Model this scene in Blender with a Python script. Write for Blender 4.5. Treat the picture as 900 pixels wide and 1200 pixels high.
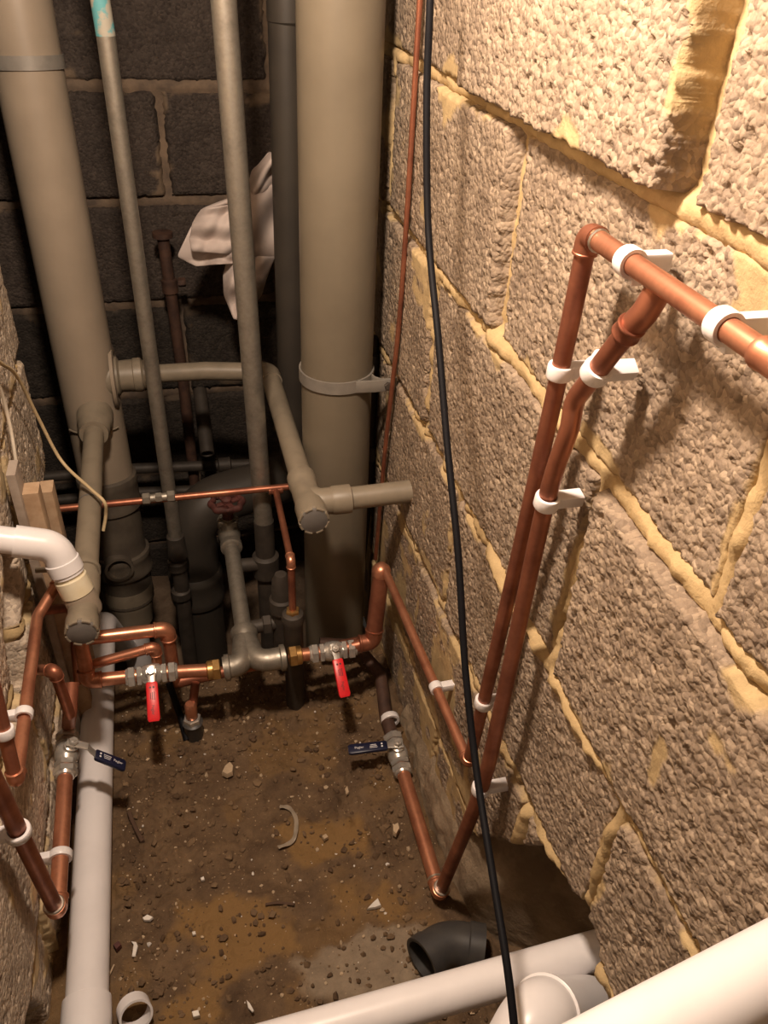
import bpy, bmesh, math, random
import numpy as np
from mathutils import Vector, Matrix

random.seed(7)
SC = bpy.context.scene
COL = SC.collection
for o in list(bpy.data.objects):
    bpy.data.objects.remove(o)

# ------------------------------------------------------------------ camera
H = 1.19                      # lens height over the dirt floor
FPX = 968.0
PP = (450.0, 600.0)
ROT = ((0.96914201, 0.10846845, -0.22135573),
       (-0.24300868, 0.5710704, -0.78410801),
       (0.04135873, 0.81370338, 0.57980709))
RM = Matrix(ROT)
camd = bpy.data.cameras.new('camera')
cam = bpy.data.objects.new('camera', camd)
COL.objects.link(cam)
camd.sensor_fit = 'HORIZONTAL'
camd.sensor_width = 36.0
camd.lens = FPX / 900.0 * 36.0
camd.clip_start = 0.01
camd.clip_end = 50
cam.matrix_world = Matrix.Translation((0, 0, H)) @ RM.to_4x4()
SC.camera = cam

# ------------------------------------------------------------------ world + work lamp + exposure
world = bpy.data.worlds.new('world')
SC.world = world
world.use_nodes = True
bg = world.node_tree.nodes['Background']
bg.inputs[0].default_value = (1.0, 0.80, 0.62, 1)
bg.inputs[1].default_value = 0.02

def lamp(name, loc, energy, color, radius):
    d = bpy.data.lights.new(name, 'POINT')
    d.energy = energy
    d.color = color
    d.shadow_soft_size = radius
    o = bpy.data.objects.new(name, d)
    COL.objects.link(o)
    o.location = loc
    return o
# the bare bulb that hangs over the shaft, just above the frame
lamp('hanging_bulb', (-0.01, 0.58, 1.50), 56, (1.0, 0.785, 0.61), 0.045)

vs = SC.view_settings
vs.view_transform = 'Standard'
vs.look = 'None'
vs.exposure = 0.0
vs.gamma = 1.0
vs.use_curve_mapping = False

# ------------------------------------------------------------------ measuring helpers
def A(x, y, axis, val):
    """photo pixel -> the point of the place on the plane axis=val"""
    r = RM @ Vector(((x - PP[0]) / FPX, -(y - PP[1]) / FPX, -1.0))
    o = Vector((0, 0, H))
    return o + r * ((val - o[axis]) / r[axis])
V = Vector

# ------------------------------------------------------------------ numpy noise
def _hash(i, j, s):
    n = (i.astype(np.int64) * 374761393 + j.astype(np.int64) * 668265263 + s * 974634777) & 0xffffffff
    n = ((n ^ (n >> 13)) * 1274126177) & 0xffffffff
    n = (n ^ (n >> 16)) & 0xffffffff
    return n.astype(np.float64) / 4294967295.0

def vnoise(u, v, s):
    i = np.floor(u); j = np.floor(v)
    fu = u - i; fv = v - j
    fu = fu * fu * (3 - 2 * fu); fv = fv * fv * (3 - 2 * fv)
    a = _hash(i, j, s); b = _hash(i + 1, j, s); c = _hash(i, j + 1, s); d = _hash(i + 1, j + 1, s)
    return (a * (1 - fu) + b * fu) * (1 - fv) + (c * (1 - fu) + d * fu) * fv

def fbm(u, v, s, oct=4):
    t = np.zeros_like(u); a = 0.5; n = 0
    for k in range(oct):
        t += a * vnoise(u * 2 ** k + 13.7 * k, v * 2 ** k + 7.1 * k, s + k); n += a; a *= 0.5
    return t / n

def worley(u, v, s):
    iu = np.floor(u); iv = np.floor(v)
    f1 = np.full(u.shape, 9.0); cid = np.zeros(u.shape)
    for di in (-1, 0, 1):
        for dj in (-1, 0, 1):
            ci = iu + di; cj = iv + dj
            px = ci + 0.15 + 0.7 * _hash(ci, cj, s); py = cj + 0.15 + 0.7 * _hash(ci, cj, s + 31)
            d = np.hypot(px - u, py - v)
            m = d < f1
            f1 = np.where(m, d, f1); cid = np.where(m, _hash(ci, cj, s + 77), cid)
    return f1, cid

def sstep(a, b, x):
    t = np.clip((x - a) / (b - a), 0, 1)
    return t * t * (3 - 2 * t)

def poly_sdf(u, v, poly):
    """distance to a polygon, positive outside"""
    d = np.full(u.shape, 1e9); inside = np.zeros(u.shape, bool)
    n = len(poly)
    for k in range(n):
        ax, ay = poly[k]; bx, by = poly[(k + 1) % n]
        ex, ey = bx - ax, by - ay
        t = np.clip(((u - ax) * ex + (v - ay) * ey) / (ex * ex + ey * ey + 1e-12), 0, 1)
        d = np.minimum(d, np.hypot(u - ax - t * ex, v - ay - t * ey))
        cond = ((ay > v) != (by > v)) & (u < (bx - ax) * (v - ay) / ((by - ay) if by != ay else 1e-9) + ax)
        inside ^= cond
    return np.where(inside, -d, d)

# ------------------------------------------------------------------ materials
def new_mat(name):
    m = bpy.data.materials.new(name)
    m.use_nodes = True
    nt = m.node_tree
    return m, nt, nt.nodes['Principled BSDF']

def node(nt, t, **kw):
    n = nt.nodes.new(t)
    for k, v in kw.items():
        if k in ('operation', 'blend_type', 'data_type', 'feature', 'attribute_name', 'noise_dimensions', 'distance'):
            setattr(n, k, v)
        else:
            n.inputs[k].default_value = v
    return n

def ramp(nt, src, p0, p1, c0=(0, 0, 0, 1), c1=(1, 1, 1, 1)):
    r = nt.nodes.new('ShaderNodeValToRGB')
    r.color_ramp.elements[0].position = p0
    r.color_ramp.elements[1].position = p1
    r.color_ramp.elements[0].color = c0
    r.color_ramp.elements[1].color = c1
    nt.links.new(src, r.inputs[0])
    return r.outputs[0]

def mixc(nt, fac, a, b):
    n = nt.nodes.new('ShaderNodeMix')
    n.data_type = 'RGBA'
    for s, val in ((n.inputs[0], fac), (n.inputs[6], a), (n.inputs[7], b)):
        if isinstance(val, (tuple, list)):
            s.default_value = tuple(val) if len(val) == 4 else tuple(val) + (1,)
        elif isinstance(val, (int, float)):
            s.default_value = val
        else:
            nt.links.new(val, s)
    return n.outputs[2]

def coords(nt):
    """position in the place, so that all meshes share one scale"""
    return nt.nodes.new('ShaderNodeNewGeometry').outputs['Position']

def noise(nt, co, scale, detail=4, rough=0.6):
    n = node(nt, 'ShaderNodeTexNoise', Scale=scale, Detail=detail, Roughness=rough)
    nt.links.new(co, n.inputs['Vector'])
    return n.outputs['Fac']

def bump(nt, bsdf, h, strength, dist):
    b = node(nt, 'ShaderNodeBump', Strength=strength, Distance=dist)
    nt.links.new(h, b.inputs['Height'])
    nt.links.new(b.outputs[0], bsdf.inputs['Normal'])
    return b

def simple(name, col, rough=0.5, metal=0.0, col2=None, nscale=30, lo=0.4, hi=0.65, rough2=None, bmp=0.0, bscale=200, bdist=0.0006, spec=None):
    m, nt, b = new_mat(name)
    b.inputs['Metallic'].default_value = metal
    b.inputs['Roughness'].default_value = rough
    if spec is not None:
        b.inputs['Specular IOR Level'].default_value = spec
    co = coords(nt)
    col2 = col2 or tuple(c * 0.8 for c in col)
    f = ramp(nt, noise(nt, co, nscale), lo, hi)
    c = mixc(nt, f, col, col2)
    nt.links.new(c, b.inputs['Base Color'])
    if rough2 is not None:
        mr = node(nt, 'ShaderNodeMapRange')
        mr.inputs['To Min'].default_value = rough; mr.inputs['To Max'].default_value = rough2
        nt.links.new(f, mr.inputs['Value'])
        nt.links.new(mr.outputs[0], b.inputs['Roughness'])
    if bmp > 0:
        bump(nt, b, noise(nt, co, bscale, 3), bmp, bdist)
    return m

def concrete(name, ca, cb, mortar, lump=185, strength=0.8, dist=0.0024):
    m, nt, b = new_mat(name)
    b.inputs['Roughness'].default_value = 0.85
    b.inputs['Specular IOR Level'].default_value = 0.3
    co = coords(nt)
    dn = node(nt, 'ShaderNodeTexNoise', Scale=90.0, Detail=2.0)
    nt.links.new(co, dn.inputs['Vector'])
    off = node(nt, 'ShaderNodeVectorMath', operation='MULTIPLY_ADD')
    off.inputs[1].default_value = (0.006, 0.006, 0.006)
    nt.links.new(dn.outputs['Color'], off.inputs[0]); nt.links.new(co, off.inputs[2])
    vo = node(nt, 'ShaderNodeTexVoronoi', Scale=lump)
    nt.links.new(off.outputs[0], vo.inputs['Vector'])
    big = ramp(nt, noise(nt, co, 14, 5, 0.65), 0.38, 0.66)
    c = mixc(nt, big, ca, cb)
    grain = ramp(nt, vo.outputs['Color'], 0.1, 0.9, (0.62, 0.60, 0.60, 1), (1.15, 1.15, 1.13, 1))
    mul = nt.nodes.new('ShaderNodeMix'); mul.data_type = 'RGBA'; mul.blend_type = 'MULTIPLY'; mul.inputs[0].default_value = 1
    nt.links.new(c, mul.inputs[6]); nt.links.new(grain, mul.inputs[7])
    at = node(nt, 'ShaderNodeAttribute', attribute_name='smear')
    mcol = mixc(nt, ramp(nt, noise(nt, co, 60, 4), 0.35, 0.7), mortar, tuple(x * 0.72 for x in mortar))
    fin = mixc(nt, at.outputs['Fac'], mul.outputs[2], mcol)
    nt.links.new(fin, b.inputs['Base Color'])
    # lumps: cells minus their gaps, flattened where mortar is smeared
    inv = node(nt, 'ShaderNodeMath', operation='MULTIPLY'); inv.inputs[1].default_value = -1.0
    nt.links.new(vo.outputs['Distance'], inv.inputs[0])
    fl = node(nt, 'ShaderNodeMath', operation='SUBTRACT'); fl.inputs[0].default_value = 1.12
    nt.links.new(at.outputs['Fac'], fl.inputs[1])
    mm = node(nt, 'ShaderNodeMath', operation='MULTIPLY')
    nt.links.new(inv.outputs[0], mm.inputs[0]); nt.links.new(fl.outputs[0], mm.inputs[1])
    ad = node(nt, 'ShaderNodeMath', operation='MULTIPLY_ADD'); ad.inputs[1].default_value = 0.35
    nt.links.new(noise(nt, co, 420, 3), ad.inputs[0]); nt.links.new(mm.outputs[0], ad.inputs[2])
    bump(nt, b, ad.outputs[0], strength, dist)
    return m

MORT = (0.50, 0.37, 0.195)
M = {}
M['block'] = concrete('clinker_concrete', (0.27, 0.207, 0.150), (0.36, 0.283, 0.208), MORT)
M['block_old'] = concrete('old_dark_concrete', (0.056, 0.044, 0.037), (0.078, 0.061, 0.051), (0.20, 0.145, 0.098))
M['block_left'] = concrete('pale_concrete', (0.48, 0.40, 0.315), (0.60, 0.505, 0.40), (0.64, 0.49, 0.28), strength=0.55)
M['block_shaded'] = concrete('shade_darkened_concrete', (0.035, 0.029, 0.024), (0.05, 0.041, 0.034), (0.10, 0.074, 0.052))  # lower back-wall courses: the pit's shade is put into this near-black colour
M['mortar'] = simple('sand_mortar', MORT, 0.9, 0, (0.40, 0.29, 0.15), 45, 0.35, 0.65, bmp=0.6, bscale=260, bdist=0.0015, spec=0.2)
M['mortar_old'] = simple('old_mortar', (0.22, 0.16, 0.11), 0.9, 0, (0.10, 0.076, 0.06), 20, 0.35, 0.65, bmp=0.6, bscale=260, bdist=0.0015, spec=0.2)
M['copper'] = simple('copper_tube', (0.72, 0.33, 0.20), 0.32, 0.8, (0.44, 0.18, 0.105), 28, 0.38, 0.68, rough2=0.45)
M['copper_old'] = simple('tarnished_copper', (0.42, 0.165, 0.095), 0.36, 0.7, (0.22, 0.078, 0.048), 22, 0.35, 0.7, rough2=0.5)
M['solder'] = simple('solder', (0.75, 0.68, 0.58), 0.3, 0.9)
M['pvc_grey'] = simple('grey_pvc', (0.30, 0.246, 0.186), 0.40, 0, (0.25, 0.205, 0.155), 9, 0.35, 0.7)
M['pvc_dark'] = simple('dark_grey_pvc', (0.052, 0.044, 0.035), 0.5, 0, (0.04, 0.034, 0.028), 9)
M['pvc_olive'] = simple('olive_grey_pvc', (0.175, 0.148, 0.107), 0.40, 0, (0.145, 0.122, 0.088), 9, 0.35, 0.7)
M['pvc_waste'] = simple('waste_pipe_plastic', (0.235, 0.198, 0.146), 0.45, 0, (0.18, 0.15, 0.11), 25, 0.45, 0.75)
M['pvc_shaded'] = simple('dirty_shaded_pvc', (0.115, 0.096, 0.073), 0.5, 0, (0.08, 0.066, 0.052), 20)  # dirty grey, darkened further to stand in for shade at the stack's foot
M['cap_grey'] = simple('cap_plastic', (0.16, 0.15, 0.14), 0.5)
M['white'] = simple('white_plastic', (0.79, 0.77, 0.78), 0.32, 0, (0.73, 0.71, 0.72), 12)
M['white_old'] = simple('yellowed_plastic', (0.72, 0.66, 0.50), 0.4, 0, (0.66, 0.58, 0.40), 25)
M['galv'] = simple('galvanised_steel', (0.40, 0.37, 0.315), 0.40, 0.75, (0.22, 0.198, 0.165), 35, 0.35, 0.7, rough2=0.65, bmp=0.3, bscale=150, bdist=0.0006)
M['galv_dark'] = simple('shade_dark_steel', (0.062, 0.051, 0.041), 0.6, 0.2, (0.040, 0.033, 0.027), 35, bmp=0.3)  # dark steel; on the lower galvanised lengths the colour carries the pit's shade
M['paint'] = simple('chipped_turquoise_paint', (0.10, 0.33, 0.36), 0.5, 0, (0.36, 0.34, 0.28), 45, 0.46, 0.56)
M['chrome'] = simple('nickel_plating', (0.66, 0.64, 0.60), 0.24, 0.65, (0.52, 0.50, 0.46), 60)
M['brass'] = simple('brass', (0.62, 0.38, 0.14), 0.32, 0.85, (0.46, 0.27, 0.10), 60)
M['red'] = simple('red_sleeve', (0.78, 0.022, 0.03), 0.35, 0, (0.70, 0.02, 0.025), 40)
M['blue'] = simple('navy_sleeve', (0.010, 0.013, 0.042), 0.35, 0, (0.008, 0.010, 0.032), 40)
M['ink_black'] = simple('black_print', (0.06, 0.01, 0.012), 0.5)
M['ink_white'] = simple('white_print', (0.75, 0.75, 0.78), 0.5)
M['rust'] = simple('rusty_iron', (0.11, 0.032, 0.026), 0.7, 0.1, (0.06, 0.022, 0.018), 60, bmp=0.5)
M['rust_pipe'] = simple('rust_brown_pipe', (0.095, 0.050, 0.034), 0.65, 0.2, (0.05, 0.027, 0.02), 40)
M['rubber'] = simple('black_rubber', (0.006, 0.006, 0.008), 0.6, spec=0.15)
M['black_pipe'] = simple('black_plastic', (0.045, 0.043, 0.043), 0.45, 0, (0.06, 0.055, 0.05), 40)
M['cord'] = simple('yellowed_cord', (0.58, 0.45, 0.26), 0.6)
M['cord_pale'] = simple('pale_cord', (0.55, 0.48, 0.38), 0.6)
M['wood'] = simple('sawn_timber', (0.52, 0.37, 0.24), 0.75, 0, (0.42, 0.28, 0.17), 40, bmp=0.3)
M['wood_grey'] = simple('weathered_timber', (0.40, 0.33, 0.27), 0.8, 0, (0.30, 0.24, 0.19), 40, bmp=0.3)
M['cloth'] = simple('white_cloth', (0.60, 0.52, 0.48), 0.9, 0, (0.50, 0.42, 0.38), 14, 0.4, 0.7, bmp=0.35, bscale=500, bdist=0.0008, spec=0.1)
M['chip'] = simple('plaster_chip', (0.78, 0.74, 0.68), 0.8)
M['chip_tan'] = simple('tan_chip', (0.50, 0.38, 0.25), 0.85)
M['film'] = simple('clear_film', (0.30, 0.25, 0.19), 0.25)
M['steel_strap'] = simple('grey_strap', (0.27, 0.25, 0.22), 0.5, 0.3)
M['twig'] = simple('dark_twig', (0.09, 0.05, 0.03), 0.8)
M['crumb'] = simple('soil_crumb', (0.10, 0.06, 0.032), 0.9, 0, (0.20, 0.13, 0.07), 9, 0.4, 0.62)
M['earth'] = simple('dug_earth', (0.13, 0.09, 0.06), 0.95, 0, (0.20, 0.145, 0.10), 14, bmp=0.8, bscale=120, bdist=0.004, spec=0.2)
M['plaster_soil'] = simple('earth_and_render', (0.20, 0.15, 0.10), 0.95, 0, (0.33, 0.26, 0.18), 16, bmp=0.8, bscale=140, bdist=0.003, spec=0.2)

# the dirt floor: soil, ochre sand patches, and one pale mortar spill
def floor_mat():
    m, nt, b = new_mat('trodden_dirt')
    co = coords(nt)
    b.inputs['Roughness'].default_value = 0.78
    b.inputs['Specular IOR Level'].default_value = 0.35
    soil = mixc(nt, ramp(nt, noise(nt, co, 16, 6, 0.7), 0.36, 0.64), (0.085, 0.051, 0.027), (0.165, 0.105, 0.056))
    speck = ramp(nt, noise(nt, co, 210, 2, 0.5), 0.68, 0.74)
    soil = mixc(nt, speck, soil, (0.36, 0.25, 0.14))
    ao = node(nt, 'ShaderNodeAttribute', attribute_name='ochre')
    c = mixc(nt, ao.outputs['Fac'], soil, (0.22, 0.128, 0.047))
    ap = node(nt, 'ShaderNodeAttribute', attribute_name='spill')
    c = mixc(nt, ap.outputs['Fac'], c, mixc(nt, ramp(nt, noise(nt, co, 40, 4), 0.35, 0.7), (0.29, 0.225, 0.155), (0.21, 0.16, 0.11)))
    nt.links.new(c, b.inputs['Base Color'])
    bump(nt, b, noise(nt, co, 130, 5, 0.7), 0.8, 0.004)
    return m
M['floor'] = floor_mat()

# ------------------------------------------------------------------ object helpers
def tag(o, label=None, cat=None, group=None, kind=None):
    if label: o['label'] = label
    if cat: o['category'] = cat
    if group: o['group'] = group
    if kind: o['kind'] = kind
    return o

def root(name, label, cat, loc, group=None):
    o = bpy.data.objects.new(name, None)
    COL.objects.link(o)
    o.empty_display_size = 0.03
    o.location = loc
    tag(o, label, cat, group)
    return o

def wpos(o):
    p = V((0, 0, 0))
    while o is not None:
        p = p + o.location
        o = o.parent
    return p

class MB:
    """collects geometry in place coordinates, then links it as one mesh"""
    def __init__(s):
        s.v = []; s.f = []
    def add(s, vs_, fs_):
        b = len(s.v)
        s.v += [tuple(p) for p in vs_]
        s.f += [tuple(i + b for i in f) for f in fs_]
        return s
    def loft(s, secs, cap0=True, cap1=True, closed=False):
        n = len(secs[0]); vs_ = [p for sec in secs for p in sec]; fs_ = []
        m = len(secs)
        for i in range(m if closed else m - 1):
            a = i * n; b2 = ((i + 1) % m) * n
            for k in range(n):
                fs_.append((a + k, a + (k + 1) % n, b2 + (k + 1) % n, b2 + k))
        if not closed:
            if cap0: fs_.append(tuple(range(n))[::-1])
            if cap1: fs_.append(tuple((m - 1) * n + k for k in range(n)))
        return s.add(vs_, fs_)
    def sweep(s, path, rad, seg=16, cap=True, wall=0.0):
        path = [V(p) for p in path]
        n = len(path)
        rads = rad if isinstance(rad, (list, tuple)) else [rad] * n
        tans = []
        for i in range(n):
            a = path[max(i - 1, 0)]; b2 = path[min(i + 1, n - 1)]
            tans.append((b2 - a).normalized())
        t0 = tans[0]
        up = V((0, 0, 1)) if abs(t0.z) < 0.9 else V((1, 0, 0))
        x = t0.cross(up).normalized()
        frames = []
        for i in range(n):
            t = tans[i]
            x = (x - t * x.dot(t)).normalized()
            frames.append((x.copy(), t.cross(x).normalized()))
        def ring(i, r):
            fx, fy = frames[i]
            return [path[i] + fx * (r * math.cos(2 * math.pi * k / seg)) + fy * (r * math.sin(2 * math.pi * k / seg)) for k in range(seg)]
        if wall > 0:
            outer = [ring(i, rads[i]) for i in range(n)]
            inner = [ring(i, rads[i] - wall) for i in range(n)][::-1]
            s.loft(outer + inner, closed=True)
        else:
            s.loft([ring(i, rads[i]) for i in range(n)], cap, cap)
        return s
    def lathe(s, p0, axis, prof, seg=24, phase=0.0, closed=False):
        p0 = V(p0); a = V(axis).normalized()
        up = V((0, 0, 1)) if abs(a.z) < 0.9 else V((0, 1, 0))
        x = a.cross(up).normalized(); y = a.cross(x).normalized()
        secs = [[p0 + a * t + x * (r * math.cos(2 * math.pi * k / seg + phase)) + y * (r * math.sin(2 * math.pi * k / seg + phase)) for k in range(seg)] for t, r in prof]
        return s.loft(secs, closed=closed)
    def slab(s, path, wvec, w, nvec, th, rnd=0.3):
        """rounded rectangle swept along a path; wvec = width direction, nvec = thickness direction (may be lists)"""
        secs = []
        n = len(path)
        for i, p in enumerate(path):
            wv = V(wvec[i] if isinstance(wvec, list) else wvec).normalized()
            nv = V(nvec[i] if isinstance(nvec, list) else nvec).normalized()
            ww = w[i] if isinstance(w, list) else w
            tt = th[i] if isinstance(th, list) else th
            r = min(ww, tt) * rnd
            sec = []
            for cx, cy, a0 in ((1, 1, 0), (-1, 1, 90), (-1, -1, 180), (1, -1, 270)):
                for da in (0, 45, 90):
                    an = math.radians(a0 + da)
                    sec.append(V(p) + wv * (cx * (ww / 2 - r) + r * math.cos(an)) + nv * (cy * (tt / 2 - r) + r * math.sin(an)))
            secs.append(sec)
        return s.loft(secs)
    def mesh(s, name, origin=V((0, 0, 0)), smooth=True, ang=38):
        me = bpy.data.meshes.new(name)
        me.from_pydata([(p[0] - origin.x, p[1] - origin.y, p[2] - origin.z) for p in s.v], [], s.f)
        bm = bmesh.new(); bm.from_mesh(me)
        bmesh.ops.recalc_face_normals(bm, faces=bm.faces)
        bm.to_mesh(me); bm.free()
        if smooth:
            me.polygons.foreach_set('use_smooth', [True] * len(me.polygons))
            me.set_sharp_from_angle(angle=math.radians(ang))
        me.update()
        return me
    def build(s, name, mat, parent=None, label=None, smooth=True, ang=38):
        org = wpos(parent) if parent else V((0, 0, 0))
        if parent is None:
            c = np.array(s.v); org = V(((c[:, 0].min() + c[:, 0].max()) / 2, (c[:, 1].min() + c[:, 1].max()) / 2, c[:, 2].min()))
        me = s.mesh(name, org, smooth, ang)
        me.materials.append(M[mat])
        o = bpy.data.objects.new(name, me)
        COL.objects.link(o)
        if parent: o.parent = parent
        else: o.location = org
        if label: o['label'] = label
        return o

def fillet(pts, rad, n=8):
    pts = [V(p) for p in pts]
    out = [pts[0]]
    for i in range(1, len(pts) - 1):
        p = pts[i]; a = (pts[i - 1] - p); b = (pts[i + 1] - p)
        la, lb = a.length, b.length
        a.normalize(); b.normalize()
        ang = a.angle(b)
        if ang > math.pi - 0.02:
            out.append(p); continue
        r = rad[i - 1] if isinstance(rad, (list, tuple)) else rad
        t = min(r / math.tan(ang / 2), la * 0.48, lb * 0.48)
        r = t * math.tan(ang / 2)
        c = p + (a + b).normalized() * (r / math.sin(ang / 2))
        s0 = p + a * t - c; s1 = p + b * t - c
        tot = s0.angle(s1); ax = s0.cross(s1).normalized()
        for k in range(n + 1):
            out.append(c + Matrix.Rotation(tot * k / n, 3, ax) @ s0)
    out.append(pts[-1])
    return out

def smooth_path(pts, n=10):
    pts = [V(p) for p in pts]
    q = [pts[0] * 2 - pts[1]] + pts + [pts[-1] * 2 - pts[-2]]
    out = []
    for i in range(1, len(q) - 2):
        for k in range(n):
            t = k / n
            out.append(0.5 * ((2 * q[i]) + (q[i + 1] - q[i - 1]) * t + (2 * q[i - 1] - 5 * q[i] + 4 * q[i + 1] - q[i + 2]) * t * t + (3 * q[i] - q[i - 1] - 3 * q[i + 1] + q[i + 2]) * t ** 3))
    out.append(pts[-1])
    return out

def low(pts):
    return min((V(p) for p in pts), key=lambda p: p.z)

def elbow_mb(c, da, db, r, k=1.16, L=1.9, R=1.35):
    mb = MB()
    c = V(c); da = V(da).normalized(); db = V(db).normalized()
    mb.sweep(fillet([c + da * r * L, c, c + db * r * L], r * R), r * k, 18)
    for d in (da, db):
        mb.lathe(c + d * r * (L - 0.28), d, [(0, r * k), (0.08 * r, r * (k + .09)), (0.26 * r, r * (k + .09)), (0.36 * r, r * 1.0)], 18)
    return mb

def run(name, label, pts, r, mat='copper', cat='pipe', fit=None, fitname='elbow', group=None, start_bead=None):
    """a run of rigid tube: straight lengths and one fitting at every corner"""
    pts = [V(p) for p in pts]
    rt = root(name, label, cat, low(pts), group)
    n = len(pts)
    for i in range(n - 1):
        d = (pts[i + 1] - pts[i]).normalized()
        a = pts[i] + d * (r * 0.9 if i > 0 else 0)
        b = pts[i + 1] - d * (r * 0.9 if i < n - 2 else 0)
        MB().sweep([a, a.lerp(b, .5), b], r, 18).build('pipe_length', mat, rt)
    for i in range(1, n - 1):
        elbow_mb(pts[i], pts[i - 1] - pts[i], pts[i + 1] - pts[i], r).build(fitname, fit or mat, rt)
    return rt

def bead(rt, p, d, r, mat='solder'):
    MB().lathe(p, d, [(-0.1 * r, r), (0, r * 1.1), (0.15 * r, r * 1.1), (0.25 * r, r)], 18).build('solder_ring', mat, rt)

def sleeve(rt, p, d, r, w, k=1.15, mat='copper', name='coupling'):
    d = V(d).normalized()
    MB().lathe(V(p) - d * w / 2, d, [(0, r), (0, r * k), (0.06 * w, r * (k + .06)), (.16 * w, r * (k + .06)), (.22 * w, r * k), (.78 * w, r * k), (.84 * w, r * (k + .06)), (.94 * w, r * (k + .06)), (w, r * k), (w, r)], 20).build(name, mat, rt)

def pipe_clip(label, c, d, to_wall, r, wall_gap, side, group, w=0.011, lug=True):
    """white plastic hinged clip round a pipe: ring, base to the wall, closing lug, screw"""
    c = V(c); d = V(d).normalized(); nw = V(to_wall).normalized()
    nw = (nw - d * nw.dot(d)).normalized()
    sd = d.cross(nw).normalized() * side
    rt = root('pipe_clip', label, 'pipe clip', c, group)
    MB().lathe(c - d * w / 2, d, [(0, r * 1.01), (0, r * 1.34), (w * .12, r * 1.42), (w * .88, r * 1.42), (w, r * 1.34), (w, r * 1.01)], 28, closed=True).build('ring', 'white', rt)
    MB().slab([c + nw * r * 1.05, c + nw * max(wall_gap, r * 1.5)], d, w * 0.96, sd, r * 1.7, .15).build('base', 'white', rt)
    if lug:
        q = c + nw * r * 0.75
        MB().slab([q + sd * r * .5, q + sd * r * 1.2, q + sd * r * 1.95], d, [w, w, w * .96], nw, [r * 1.5, r * 1.45, r * 1.15], .18).build('lug', 'white', rt)
        MB().lathe(q + sd * r * 1.45 - nw * r * .70, -nw, [(0, r * .26), (r * .10, r * .24), (r * .10, .0001)], 12).build('screw', 'chrome', rt)
    return rt

FONT_CACHE = {}
def lettering(text, origin, xdir, ydir, size, mat, parent):
    cu = bpy.data.curves.new('lettering', 'FONT')
    cu.body = text; cu.size = 1.0; cu.align_x = 'CENTER'; cu.align_y = 'CENTER'; cu.extrude = 0.01
    to = bpy.data.objects.new('tmp_text', cu)
    COL.objects.link(to)
    dg = bpy.context.evaluated_depsgraph_get()
    me = bpy.data.meshes.new_from_object(to.evaluated_get(dg))
    bpy.data.objects.remove(to)
    x = V(xdir).normalized(); y = V(ydir).normalized(); z = x.cross(y).normalized()
    org = wpos(parent)
    for v in me.vertices:
        p = V(origin) + x * v.co.x * size + y * v.co.y * size + z * v.co.z * size
        v.co = p - org
    me.materials.clear(); me.materials.append(M[mat])
    o = bpy.data.objects.new('lettering', me)
    COL.objects.link(o); o.parent = parent
    return o

def hexnut(c, d, r, w, seg=6):
    d = V(d).normalized()
    return MB().lathe(V(c) - d * w / 2, d, [(0, r * .86), (w * .12, r), (w * .88, r), (w, r * .86)], seg, phase=.3)

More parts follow.
